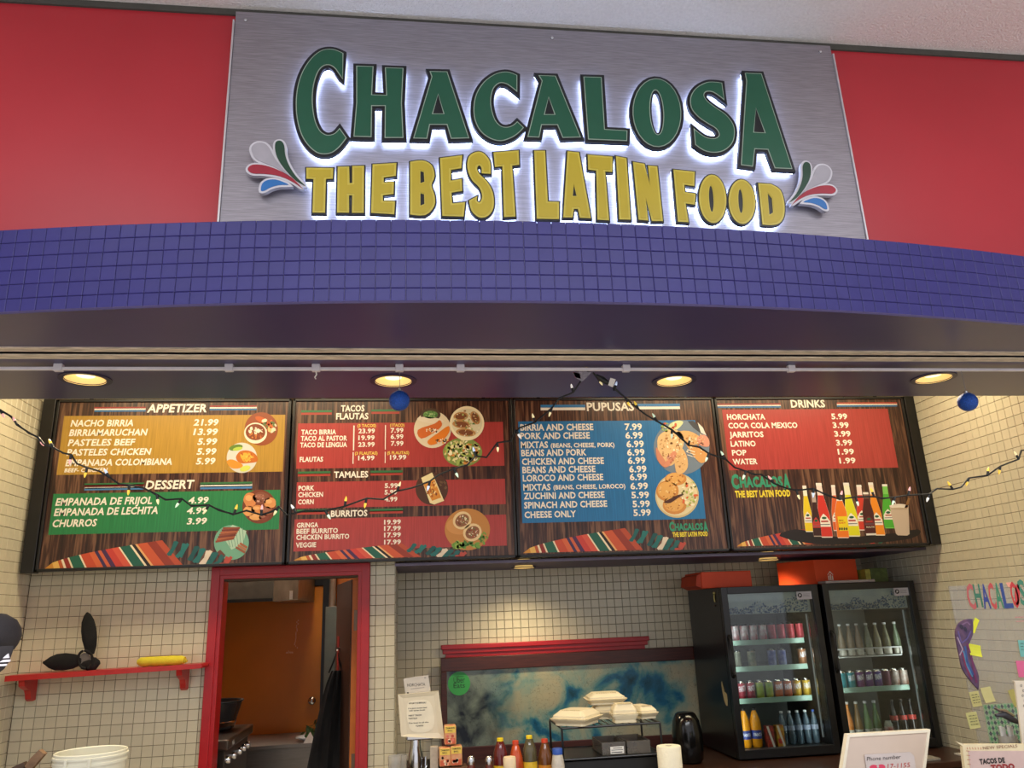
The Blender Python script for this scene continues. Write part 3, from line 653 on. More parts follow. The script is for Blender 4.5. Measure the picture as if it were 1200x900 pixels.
# board 3 ---------------------------------------------------
k = crop(590, 440, 1057/270)
b = board(.728, 2.254, 2.062, 3.198, 'third menu board from the left, blue panel listing pupusas')
cblock(b, k, 67, 211, 928, 657, 'blue')
p = Print(YM, k)
for x0, x1, y in ((170, 375, 135), (610, 810, 130)): tri(p, x0, x1, y, 12, ('#2f77b0', '#e9e6dc'))
serape(p, 90, 640, 815, 800, 100); p.build('striped_blanket_print', b)
p = Print(YM, k); p.text('PUPUSAS', 383, 600, 162, 36, TS); p.build('heading_lettering', b)
p = Print(YM, k)
for t, x0, x1, y in (('BIRRIA AND CHEESE', 78, 413, 253), ('PORK AND CHEESE', 78, 397, 292), ('MIXTAS', 80, 205, 333), ('BEANS AND PORK', 82, 382, 370), ('CHICKEN AND CHEESE', 85, 462, 410), ('BEANS AND CHEESE', 87, 423, 448), ('LOROCO AND CHEESE', 89, 459, 486), ('MIXTAS', 91, 217, 528), ('ZUCHINI AND CHEESE', 93, 465, 568), ('SPINACH AND CHEESE', 95, 477, 610), ('CHEESE ONLY', 97, 334, 654)): p.text(t, x0, x1, y, 28, TS)
p.text('(BEANS, CHEESE, PORK)', 217, 510, 331, 19, TS); p.text('(BEANS, CHEESE, LOROCO)', 229, 560, 523, 19, TS); p.build('item_lettering', b)
p = Print(YM, k)
for t, x0, x1, y in (('7.99', 557, 636, 250), ('6.99', 560, 640, 289), ('6.99', 565, 645, 329), ('6.99', 568, 648, 367), ('6.99', 571, 652, 405), ('6.99', 577, 657, 444), ('6.99', 580, 660, 480), ('6.99', 583, 664, 522), ('5.99', 588, 669, 563), ('5.99', 593, 673, 604), ('5.99', 597, 677, 644)): p.text(t, x0, x1, y, 28, TS)
p.build('price_lettering', b)
def f(p, L):
    p.poly([(750,250),(765,222),(800,207),(825,215),(800,245),(760,262)], '#c9d3a0', L, True); bits(p, L+1, 765, 240, 45, 24, ['#8fae58', '#c85a3a', '#e9e2c0'], 26, 8, 21)
    p.poly([(845,210),(870,208),(905,240),(910,270),(870,240)], '#3a4048', L+1); p.poly([(890,215),(915,240),(930,275),(905,262)], '#d8d4cc', L+2)
    p.poly([(705,300),(730,262),(780,248),(820,270),(825,320),(790,395),(760,415),(720,390)], '#dcb884', L+3, True); p.poly([(790,262),(850,255),(905,285),(905,310),(860,318),(820,300)], '#d3a870', L+3, True); p.poly([(835,310),(870,318),(925,345),(935,385),(905,402),(870,368)], '#cf9a5c', L+4, True)
    p.poly([(785,340),(815,330),(840,370),(845,420),(820,450),(790,440)], '#d8b078', L+4, True); bits(p, L+5, 780, 310, 40, 40, ['#8a5a34', '#f0e2c0', '#b07a44'], 26, 6, 22); bits(p, L+6, 880, 330, 45, 40, ['#a8683a', '#f0e2c0', '#c88c54'], 26, 6, 23)
    p.poly([(745,395),(775,350),(792,352),(790,372),(760,415),(735,420)], '#d08a6c', L+7, True); p.poly([(700,330),(720,360),(745,400),(735,420),(705,385)], '#c98468', L+6, True); p.poly([(885,290),(915,272),(940,290),(942,325),(905,322)], '#d0907a', L+7, True)
    bits(p, L+8, 760, 330, 46, 60, ['#b98550', '#e8cc9c', '#9a6a3c', '#c99a62'], 50, 4, 31); bits(p, L+8, 880, 290, 40, 24, ['#9a6434', '#e6c894', '#b47c46'], 34, 4, 32); bits(p, L+8, 812, 395, 26, 40, ['#b98550', '#9a6a3c', '#ecd4a4'], 26, 3.5, 33); bits(p, L+10, 770, 380, 18, 24, ['#b8745a', '#dca088'], 14, 6, 34)
    for i in range(3): p.stroke([(842, 340+i*12), (878, 352+i*12)], 3, '#f2ead8', L+8)
photo(b, k, 817, 330, 128, '#6d7f90', 'round photo of hands tearing a filled flatbread', f, ry=125)
def f(p, L):
    p.ell(795, 550, 94, 94, '#dccfa6', L, n=30)
    for x, y, w, h in ((790, 475, 50, 30), (752, 530, 52, 48), (785, 595, 55, 42)): p.ell(x, y, w, h, '#c98a44', L+1); p.ell(x-3, y-4, w*.82, h*.8, '#dba75c', L+2); bits(p, L+3, x, y, w*.75, h*.7, ['#a8642c', '#e8c888', '#b87838'], 18, 5, x)
    bits(p, L+3, 850, 540, 36, 62, ['#e9dfb0', '#c8cf7c', '#d8663c', '#f4eed0', '#9fb35a'], 60, 8, 25); p.poly([(735,582),(765,565),(800,548),(828,545),(800,562),(765,585)], '#4a2a1c', L+6, True)
photo(b, k, 796, 551, 100, '#c9b98a', 'round photo of stuffed flatbreads with slaw', f, ry=102)
p = Print(YM, k); small_logo(p, 762, 940, 710, 30, 740, 19, 776, 938); p.build('logo_lettering', b)
# board 4 ---------------------------------------------------
k = crop(830, 440, 1200/370)
b = board(2.262, 3.792, 2.062, 3.198, 'rightmost menu board, red panel and soda bottle photo for drinks')
cblock(b, k, 52, 130, 722, 350, 'red')
p = Print(YM, k); tri(p, 33, 276, 107, 5); tri(p, 488, 718, 103, 5, ('#b04a3a', '#e8e4dc', '#2d6da3')); serape(p, 108, 440, 650, 640, 60, fringe=False)
for x, c in ((500, '#1c5c4a'), (515, '#d8cbb8'), (535, '#c04a2c'), (560, '#8a2a20'), (600, '#1f5e48'), (622, '#c23e33'), (650, '#1c5c4a')): p.poly([(x, 632), (x+14, 632), (x+8, 639), (x-6, 639)], c, 2)
p.poly([(270,610),(330,585),(420,600),(520,615),(700,600),(795,585),(800,605),(740,625),(560,640),(400,640)], '#1d1613', 3, True)
p.build('striped_blanket_print', b)
p = Print(YM, k); p.text('DRINKS', 315, 445, 121, 27, TS); p.build('heading_lettering', b)
p = Print(YM, k)
for t, x0, x1, y in (('HORCHATA', 72, 217, 168), ('COCA COLA MEXICO', 77, 340, 201), ('JARRITOS', 81, 211, 235), ('LATINO', 86, 181, 270), ('POP', 91, 146, 304), ('WATER', 94, 188, 338)): p.text(t, x0, x1, y, 20, TS)
p.build('item_lettering', b)
p = Print(YM, k)
for t, x0, x1, y in (('5.99', 469, 529, 166), ('3.99', 474, 535, 199), ('3.99', 480, 542, 232), ('3.99', 487, 548, 266), ('1.99', 493, 555, 300), ('1.99', 499, 561, 334)): p.text(t, x0, x1, y, 20, TS)
p.build('price_lettering', b)
p = Print(YM, k); small_logo(p, 90, 314, 424, 38, 463, 23, 103, 313); p.build('logo_lettering', b)
p = Print(YM, crop(930, 560, 1200/145))
def sb(x0, y0, x1, y1, hw, col, glass, L, lab='#efe9da', neck=.30):
    """printed soda bottle leaning like the picture: neck top (x0,y0) to base centre (x1,y1)"""
    H = y1-y0; dx = (x1-x0)/H
    def q(o, t): return (x0+dx*H*t+o, y0+H*t)
    n = hw*.45
    p.poly([q(-n, 0), q(n, 0), q(n*1.1, neck*.8), q(hw, neck+.28), q(hw, .97), q(hw*.85, 1), q(-hw*.85, 1), q(-hw, .97), q(-hw, neck+.28), q(-n*1.1, neck*.8)], glass, L)
    p.poly([q(-n*1.0, neck*.75), q(n*1.0, neck*.75), q(hw*.97, neck+.28), q(hw*.97, .98), q(-hw*.97, .98), q(-hw*.97, neck+.28)], col, L+1)
    p.poly([q(-n*1.05, 0), q(n*1.05, 0), q(n*1.1, .05), q(-n*1.1, .05)], '#e9e4da', L+2)
    if lab:
        p.poly([q(0, .56), q(hw*.5, .62), q(hw*.9, .70), q(hw*.9, .80), q(-hw*.9, .80), q(-hw*.9, .70), q(-hw*.5, .62)], lab, L+2); p.ell(*q(0, .64), hw*.4, 12, '#1d5a3a', L+3); p.rect(*q(-hw*.6, .69), *q(hw*.6, .715), '#b03a2e', L+3); p.rect(*q(-hw*.8, .755), *q(hw*.8, .765), '#55606a', L+3)
sb(102, 75, 155, 525, 40, '#e6c81e', '#e9e6d2', 4); sb(240, 50, 325, 580, 58, '#cf3428', '#ecd9cf', 4); sb(188, 140, 232, 570, 40, '#3a1d18', '#b9a79a', 6, '#c23a34')
sb(380, 70, 425, 515, 40, '#d8602a', '#ecd9cf', 4); sb(630, 68, 680, 510, 50, '#cc3a2a', '#ecd9cf', 4); sb(505, 48, 590, 570, 58, '#dcd91c', '#e9e9c9', 7); sb(440, 205, 480, 585, 58, '#e8791e', '#ecd9cf', 10, None, .05)
p.rect(422, 375, 538, 512, '#e8cf20', 13); p.text('MUN', 440, 480, 420, 14, '#a0521c', 14); p.text('DET', 440, 505, 445, 14, '#d0401c', 14)
for i in range(4): p.ell(445+i*22, 495, 9, 14, '#3a4a2a', 14)
sb(742, 45, 840, 560, 50, '#ec8f22', '#ecd9c0', 7); sb(695, 140, 745, 545, 54, '#4a1c18', '#7a5a50', 10, '#6a1d22', .2); p.text('MALTA', 705, 785, 485, 14, '#d8cbb8', 13); p.rect(700, 540, 802, 556, '#e0dcd2', 13)
sb(880, 62, 935, 490, 52, '#4fae34', '#7cc85c', 4)
p.poly([(925,265),(1110,262),(1122,545),(1100,560),(1010,558),(990,540)], '#c9b6a0', 8); p.ell(1020, 275, 92, 22, '#e6dccb', 9); p.ell(1020, 300, 82, 12, '#bda88e', 10); p.stroke([(1085, 300), (1120, 195)], 26, '#8a6238', 9); p.stroke([(975, 215), (990, 265)], 8, '#efeae0', 9)
q = p.build('drink_photo', b); q['label'] = 'photo of soda bottles and a glass of horchata'
# black end panels beside the boards
e = MB().box(-2.455, -2.376, YM-.02, YM+.06, 2.055, 3.20, bev=.004).build('end_panel', M_black); tag(e, 'flat black end panel left of the appetizer board', 'panel')
e = MB().box(3.796, 3.876, YM-.02, YM+.06, 2.068, 3.20, bev=.004).build('end_panel', M_black); tag(e, 'flat black end panel right of the drinks board at the tiled wall', 'panel')
# hangers that carry the boards
# ------------------------------------------------------------------ kitchen seen through the door
kw = struct(MB().box(-3.0, -.2, 8.3, 8.4, 0, 3.0).build('wall_kitchen_back', M_orange))
struct(MB().box(-.30, -.2, YD+.125, 8.3, 0, 3.0).build('wall_kitchen_right', M_orange))
struct(MB().box(-3.0, -2.9, YD+.125, 8.3, 0, 3.0).build('wall_kitchen_left', M_orange))
struct(MB().box(-3.0, -.2, YD+.125, 8.3, 3.0, 3.1).build('ceiling_kitchen', mat('alcove_ceiling_paint')))
d2 = struct(MB().box(-1.80, -.875, 8.24, 8.295, .02, 2.04, bev=.004).build('door_2', mat('orange_door_paint', '#bd7212', .38, noise=.07, nscale=3)))
fr = MB(); fr.box(-1.875, -1.80, 8.22, 8.3, 0, 2.12).box(-.875, -.79, 8.22, 8.3, 0, 2.12).box(-1.80, -.875, 8.22, 8.3, 2.045, 2.12)
fr.build('door_frame', M_black, d2)
MB().lathe([(.012, 0), (.012, -.03), (.033, -.045), (.036, -.065), (.022, -.08), (.001, -.083)], (-.945, 8.24, .975), 20, 'y').build('door_knob', M_chrome, d2, smooth=True)
# worn patch outline on the door
pt = MB()
for i in range(26):
    r = random.Random(i); q = at(349-(.2*i if i < 16 else 0)+r.uniform(-1, 1), 727+i*2.0 if i < 17 else 764, Y=8.239)
    if i >= 17: q = at(343-(i-17)*.9, 764+r.uniform(-1, 1), Y=8.239)
    pt.box(q.x-.006, q.x+.004*r.random(), 8.2375, 8.24, q.z-.008, q.z+.006)
stuff(pt.build('scraped_paint', mat('scraped_pale_paint', '#c9a070', .8), d2))
t = thing('range_hood', (-1.6, 7.2, 1.9), 'stainless steel extractor hood at the top left inside the doorway', 'hood')
hp = [(-2.2, 6.75), (-1.30, 6.75), (-.99, 6.95), (-.99, 8.0), (-2.2, 8.0)]
hb = MB(); q1 = at(268, 704, Y=7.4); zz = 1.90
hx0 = at(320, 702, Y=7.4).x; hx1 = at(348, 706, Y=6.9).x
MB().box(-2.5, hx0, 7.4, 8.1, 1.905, 3.0).build('hood_body', mat('shaded_steel', '#5a5248', .4, .5, noise=.1), t)  # hood front in a darker copy of the steel, shade put into its colour
MB().prism([[(hx0, 7.4), (hx1, 6.95), (hx1, 8.1), (hx0, 8.1)]], (0, 0, 1.88), (1, 0, 0), (0, 1, 0), (0, 0, 1.12)).build('hood_end', mat('lit_steel', '#8f7f6c', .35, .5, noise=.25, nscale=6), t)  # end face in a lighter copy of the steel, as if lit
MB().box(-2.5, hx0, 7.38, 7.42, 1.885, 1.912).build('drip_edge', M_black, t)
q = at(343, 697, Y=7.0); MB().box(q.x-.012, q.x+.012, 6.90, 6.915, q.z-.04, q.z+.03).build('sticker', M_white, t)
t = thing('electrical_box', (-.77, 8.1, 0), 'grey wall cabinet with a pale pipe above it, deep inside the doorway', 'cabinet')
MB().box(-.835, -.713, 8.12, 8.22, .3, 1.835, bev=.006).build('cabinet_body', mat('grey_green_enamel', '#66706a', .5), t)
MB().box(-.712, -.66, 8.12, 8.28, .3, 1.92, bev=.006).build('cabinet_door', mat('grey_green_enamel'), t)
MB().tube([(-.775, 8.16, 1.835), (-.775, 8.16, 3.0)], .035, 14).build('pipe', mat('pale_conduit', '#a69c8c', .35, .5), t, smooth=True)
# open brown door leaf
hx, hy, fx, fy = -.418, YD+.165, -.585, 6.52
u = Vector((fx-hx, fy-hy, 0)).normalized(); nrm = Vector((-u.y, u.x, 0))*.04; W_ = (Vector((fx, fy, 0))-Vector((hx, hy, 0))).length
lf = MB().prism([[(0, .01), (W_, .01), (W_, 1.968), (0, 1.968)]], (hx, hy, 0), u, (0, 0, 1), -nrm).build('door_3', mat('dark_brown_door', '#3d2418', .45, noise=.1)); struct(lf)
MB().box(-.408, -.346, YD+.132, YD+.16, 0, 1.974).build('door_stop', mat('orange_jamb', '#b5640c', .5), lf)
for z0, z1 in ((at(416, 739, Y=5.74).z, at(416, 715, Y=5.74).z), (at(413, 905, Y=5.74).z, at(413, 883, Y=5.74).z)):
    h = MB().box(-.395, -.362, YD+.128, YD+.132, z0, z1).build('hinge', mat('old_brass', '#6e5a48', .4, .7), lf)
q = at(400, 770, Y=6.40); 
sgn = MB().prism([[(W_-.22, 1.33), (W_-.13, 1.33), (W_-.13, 1.58), (W_-.22, 1.58)]], (hx, hy, 0)-Vector((0, 0, 0)) if False else Vector((hx, hy, 0))+nrm*.12, u, (0, 0, 1), nrm*-.05).build('red_sign', mat('red_sign_paint', '#9c1a16', .5), lf)
# dark apron hanging on the leaf
ap = MB(); rows_ = []
for i in range(11):
    z = 1.345-i*.085; k = i/10; wl_, wr_ = -.58-.03*k-.16*k**.7, -.50
    rows_.append([(wl_+(wr_-wl_)*j/8, 6.18+.02*math.sin(j*1.9+i*.3)-.04*math.sin(math.pi*j/8), z) for j in range(9)])
vs = [p for r in rows_ for p in r]; nb = len(vs); vs += [(x, y+.035, z) for x, y, z in vs]; fs = []
for i in range(10):
    for j in range(8):
        a = i*9+j; fs += [(a, a+1, a+10, a+9), (nb+a, nb+a+9, nb+a+10, nb+a+1)]
for i in range(10): fs += [(i*9, i*9+9, nb+i*9+9, nb+i*9), (i*9+8, nb+i*9+8, nb+i*9+17, i*9+17)]
for j in range(8): fs += [(j, nb+j, nb+j+1, j+1), (90+j, 91+j, nb+91+j, nb+90+j)]
t = thing('apron', (-.56, 6.19, .45), 'black apron hanging beside the open brown door in the doorway', 'apron')
MB().add(vs, fs).build('cloth', mat('black_cloth', '#070707', .9, noise=.2), t, smooth=True)
MB().tube([(-.60, 6.19, 1.33), (-.565, 6.2, 1.42), (-.545, 6.22, 1.49), (-.53, 6.2, 1.42), (-.505, 6.19, 1.33)], .006, 8).build('neck_strap', mat('black_cloth'), t, smooth=True)
MB().tube([(-.545, 6.20, 1.485), (-.545, 6.235, 1.50), (-.53, 6.30, 1.49)], .006, 8).build('hook', M_chrome, t, smooth=True)
# stove with pot
t = thing('gas_stove', (-1.5, 6.4, 0), 'dark steel gas stove with knobs at the left inside the doorway', 'stove')
sx = -1.20
dk = mat('dark_steel', '#3a332c', .35, .6, noise=.15)
MB().box(-2.0, sx-.03, 5.85, 6.62, .35, .90, bev=.005).build('stove_body', dk, t)
MB().box(-2.05, sx, 5.80, 6.66, .90, .965, bev=.01).build('cooktop', mat('dark_cooktop_steel', '#4b4138', .3, .6, noise=.15), t)
for y in (5.9, 6.08, 6.27, 6.42, 6.56): MB().lathe([(.026, 0), (.026, .018), (.02, .03), (.001, .031)], (sx-.03, y, .83), 14, 'x').build('burner_knob', M_chrome, t, smooth=True)
for y in (5.9, 6.55): MB().box(sx-.09, sx-.04, y-.025, y+.025, 0, .35).build('leg', M_steel, t)
MB().box(sx-.004, sx+.001, 5.93, 5.99, .915, .945).build('name_plate', M_chrome, t)
t = thing('cooking_pot', (-1.42, 6.35, .968), 'dark grey cooking pot with a steel band on the stove', 'pot')
MB().lathe([(.12, 0), (.135, .01), (.16, .10), (.185, .185), (.195, .19), (.195, .197), (.18, .197), (.15, .06), (.001, .02)], (-1.42, 6.35, .970), 28).build('pot_body', mat('dark_enamel', '#3b3d3d', .25, .4), t, smooth=True)
MB().lathe([(.141, .025), (.144, .03), (.153, .055), (.150, .06)], (-1.42, 6.35, .970), 28, cap=False).build('steel_band', M_chrome, t, smooth=True)
# steel work table at the back
t = thing('work_table', (-1.1, 7.7, 0), 'stainless steel work table under the orange door', 'table')
MB().box(-1.85, -.72, 7.35, 8.1, .68, .712, bev=.004).build('table_top', M_steel, t); MB().box(-1.83, -.74, 7.4, 7.42, .1, .68).build('front_panel', M_steel, t)
for x in (-1.8, -.76): MB().box(x-.02, x+.02, 8.02, 8.06, 0, .68).build('leg', M_steel, t)
t = thing('plate', (-.86, 7.5, .714), 'white plate piled with green leaves on the steel table', 'plate')
MB().lathe([(.06, 0), (.07, .004), (.13, .03), (.135, .035), (.12, .032), (.001, .012)], (-.86, 7.5, .714), 28).build('dish', mat('blue_white_china', '#c9d2d8', .25), t, smooth=True)
lf_ = MB(); r = random.Random(4)
for i in range(60):
    c = Vector((-.84+r.gauss(0, .045), 7.5+r.gauss(0, .04), .745+abs(r.gauss(0, .04)))); a = Vector((r.uniform(-1, 1), r.uniform(-1, 1), r.uniform(-.3, 1))).normalized()*.028; b2 = a.cross(Vector((r.uniform(-1, 1), 1, r.uniform(-1, 1)))).normalized()*.014
    lf_.add([c-a, c-b2, c+a, c+b2], [(0, 1, 2, 3)])
stuff(lf_.build('green_leaves', mat('leaf_green', '#3d5a20', .6, noise=.4), t))
tag(MB().add([(-.91, 7.352, .7125), (-.80, 7.352, .7125), (-.81, 7.362, .7125), (-.89, 7.362, .7125), (-.855, 7.358, .80)], [(0, 1, 4), (1, 2, 4), (2, 3, 4), (3, 0, 4), (3, 2, 1, 0)]).build('paper_napkin', mat('white_paper', '#dcdad4', .8)), 'folded white napkin in front of the plate of green leaves', 'napkin')

# ------------------------------------------------------------------ wall shelf on the left
t = thing('wall_shelf', (-1.83, 5.5, 1.43), 'red wooden wall shelf with two curved brackets on the tiled wall', 'shelf')
M_rs = mat('red_shelf_paint', '#b3201d', .35, noise=.08, bump=.05)
MB().prism([[(-2.45, 1.414), (-1.315, 1.438), (-1.30, 1.452), (-1.31, 1.466), (-2.45, 1.446)]], (0, 5.385, 0), (1, 0, 0), (0, 0, 1), (0, YD-.008-5.385, 0)).build('shelf_board', M_rs, t)
for x, zt in ((-2.380, 1.416), (-1.462, 1.436)):
    prof = [(0, 0), (0, -.128), (.04, -.132), (.065, -.118), (.075, -.09), (.095, -.065), (.14, -.050), (.175, -.035), (.185, 0)]
    xx = x
    MB().prism([[(-a, b_) for a, b_ in prof]], (xx, YD-.008, zt), (0, 1, 0), (0, 0, 1), (.035, 0, 0)).build('bracket', M_rs, t)
# bunny ear headband
t = thing('bunny_ears', (-2.1, 5.48, 1.456), 'black bunny ear headband, one ear upright, on the red shelf', 'headband')
M_fz = mat('black_plush', '#0a0909', .95, noise=.3, bump=.3, bscale=150)
def ear(pts, rs, flat=.35):
    mb = MB(); mb.tube(pts, rs, 14)
    y0 = sum(p[1] for p in pts)/len(pts); mb.v = [(x, y0+(y-y0)*flat, z) for x, y, z in mb.v]; return mb
def px3(l, Y): return [tuple(at(x, y, Y=Y)) for x, y in l]
up = px3([(106, 767), (106, 758), (105, 748), (104, 738), (103, 728), (102.5, 721), (102, 717.5)], 5.47)
ear(up, [.022, .037, .045, .046, .038, .022, .005]).build('ear', M_fz, t, smooth=True)
lo = px3([(96, 774), (86, 775), (76, 775.5), (66, 776), (58, 776.3), (50, 776.5)], 5.47)
ear(lo, [.026, .045, .053, .050, .034, .004]).build('ear', M_fz, t, smooth=True)
bl = px3([(96, 778), (104, 778), (112, 777.5), (117, 776)], 5.48); ear(bl, [.03, .04, .038, .012], .6).build('fur_base', M_fz, t, smooth=True)
lp = [tuple(at(100+9*math.cos(a)*.9+3*math.sin(a), 773+10*math.sin(a)-3*math.cos(a), Y=5.46)) for a in [2*math.pi*i/24 for i in range(25)]]
MB().tube(lp, .008, 8).build('headband_loop', M_fz, t, smooth=True)
MB().add([at(100+6.5*math.cos(a)+2.4*math.sin(a), 773+7.6*math.sin(a)-2*math.cos(a), Y=5.462) for a in [2*math.pi*i/24 for i in range(24)]], [tuple(range(24))]).build('lining', mat('grey_felt', '#6a6660', .9), t)
t = thing('rolled_cloth', (-1.58, 5.48, 1.457), 'bright yellow rolled cloth on the right end of the red shelf', 'cloth')
mb = MB(); n = 14; pts = [(-1.72+.29*i/n, 5.47+.004*math.sin(i*1.7), 1.490+.0015*math.sin(i*2.1)) for i in range(n+1)]
mb.tube(pts, [.012, .027]+[.029+.001*math.sin(i*2.3) for i in range(n-3)]+[.026, .020], 16).build('roll', mat('yellow_microfibre', '#dccb35', .95, noise=.1, bump=.5, bscale=200), t, smooth=True)
MB().tube([(-1.432+.001*k, 5.47+.014*math.cos(k*.8)*(1-k/24), 1.484+.014*math.sin(k*.8)*(1-k/24)) for k in range(20)], .003, 6).build('rolled_edge', mat('yellow_microfibre'), t)

# ------------------------------------------------------------------ back counter and picture
M_ct = mat('dark_brown_laminate', '#3b2216', .3, noise=.2, nscale=8)
CZ = .648
bc = thing('back_counter', (2.0, 6.0, 0), 'dark brown back counter carrying the two drink fridges', 'counter')
MB().box(.24, XR-.01, 5.25, YB-.01, CZ-.04, CZ, bev=.004).build('countertop', M_ct, bc); MB().box(.28, XR-.01, 5.32, YB-.01, 0, CZ-.04).build('cabinet', mat('dark_cabinet', '#1a1310', .5), bc)
t = thing('wall_picture', (1.27, YB-.06, .66), 'long dark wood framed picture of blue and grey ink marbling', 'picture')
fx0, fx1, fz0, fz1 = .226, 2.33, .62, 1.385
for a in ((fx0, fx1, fz1-.10, fz1), (fx0, fx1, fz0, fz0+.12), (fx0, fx0+.045, fz0+.12, fz1-.10), (fx1-.02, fx1, fz0+.12, fz1-.10)):
    MB().box(a[0], a[1], YB-.085, YB-.05, a[2], a[3], bev=.004).build('frame_rail', M_wooddark, t)
def ink():
    m = bpy.data.materials.new('ink_marbling'); m.use_nodes = True; nt = m.node_tree; N = nt.nodes; L = nt.links; b = N['Principled BSDF']
    tc = N.new('ShaderNodeTexCoord'); nz = N.new('ShaderNodeTexNoise'); nz.inputs['Scale'].default_value = 3.6; nz.inputs['Detail'].default_value = 8; nz.inputs['Distortion'].default_value = .5; L.new(tc.outputs['Object'], nz.inputs[0])
    cr = N.new('ShaderNodeValToRGB'); e = cr.color_ramp.elements; e[0].position = .30; e[0].color = (*lin('#16424f'), 1); e[1].position = .66; e[1].color = (*lin('#b9b493'), 1)
    for p_, c in ((.40, '#22698c'), (.445, '#4f8c92'), (.49, '#8aa698'), (.58, '#aeb094')): q = e.new(p_); q.color = (*lin(c), 1)
    L.new(nz.outputs[0], cr.inputs[0])
    # darker grey-violet cells towards the left end
    gx = N.new('ShaderNodeSeparateXYZ'); L.new(tc.outputs['Object'], gx.inputs[0]); mr = N.new('ShaderNodeMapRange'); mr.inputs[1].default_value = -.40; mr.inputs[2].default_value = -.72; L.new(gx.outputs[0], mr.inputs[0])
    n2 = N.new('ShaderNodeTexNoise'); n2.inputs['Scale'].default_value = 5; n2.inputs['Detail'].default_value = 6; n2.inputs['Distortion'].default_value = .5; L.new(tc.outputs['Object'], n2.inputs[0])
    c2 = N.new('ShaderNodeValToRGB'); f = c2.color_ramp.elements; f[0].position = .38; f[0].color = (*lin('#1d2734'), 1); f[1].position = .6; f[1].color = (*lin('#7d8c80'), 1); L.new(n2.outputs[0], c2.inputs[0])
    mx = N.new('ShaderNodeMix'); mx.data_type = 'RGBA'; L.new(mr.outputs[0], mx.inputs[0]); L.new(cr.outputs[0], mx.inputs[6]); L.new(c2.outputs[0], mx.inputs[7])
    vo = N.new('ShaderNodeTexVoronoi'); vo.feature = 'DISTANCE_TO_EDGE'; vo.inputs['Scale'].default_value = 5.5
    va = N.new('ShaderNodeVectorMath'); va.operation = 'ADD'; n3 = N.new('ShaderNodeTexNoise'); n3.inputs['Scale'].default_value = 6; n3.inputs['Detail'].default_value = 4; L.new(tc.outputs['Object'], n3.inputs[0]); L.new(n3.outputs['Color'], va.inputs[0]); L.new(tc.outputs['Object'], va.inputs[1]); L.new(va.outputs[0], vo.inputs['Vector'])
    er = N.new('ShaderNodeMapRange'); er.inputs[1].default_value = 0; er.inputs[2].default_value = .016; er.inputs[3].default_value = .5; er.inputs[4].default_value = 1; L.new(vo.outputs[0], er.inputs[0])
    vm = N.new('ShaderNodeVectorMath'); vm.operation = 'SCALE'; L.new(mx.outputs[2], vm.inputs[0]); L.new(er.outputs[0], vm.inputs['Scale']); L.new(vm.outputs[0], b.inputs['Base Color']); b.inputs['Roughness'].default_value = .22; return m
MB().box(fx0+.04, fx1-.015, YB-.062, YB-.05, fz0+.11, fz1-.09).build('print', ink(), t)
ps_ = at(538, 801, Y=YB-.063)
st = thing('round_sticker', (ps_.x, YB-.064, ps_.z-.08), 'round green delivery sticker on the left corner of the picture', 'sticker')
MB().lathe([(.086, 0), (.086, -.002)], (ps_.x, YB-.0625, ps_.z), 40, 'y').build('disc', mat('sticker_green', '#3fae58', .5), st)
p = Print(YB-.0650, crop(450, 720, 5)); p.text('Uber', 408, 474, 402, 34, '#1c3b24', 1, 0); p.text('Eats', 408, 474, 432, 28, '#1c3b24', 1, 0); p.text('ORDER HERE', 412, 468, 368, 7, '#1c3b24', 1, 0); p.build('sticker_lettering', st)

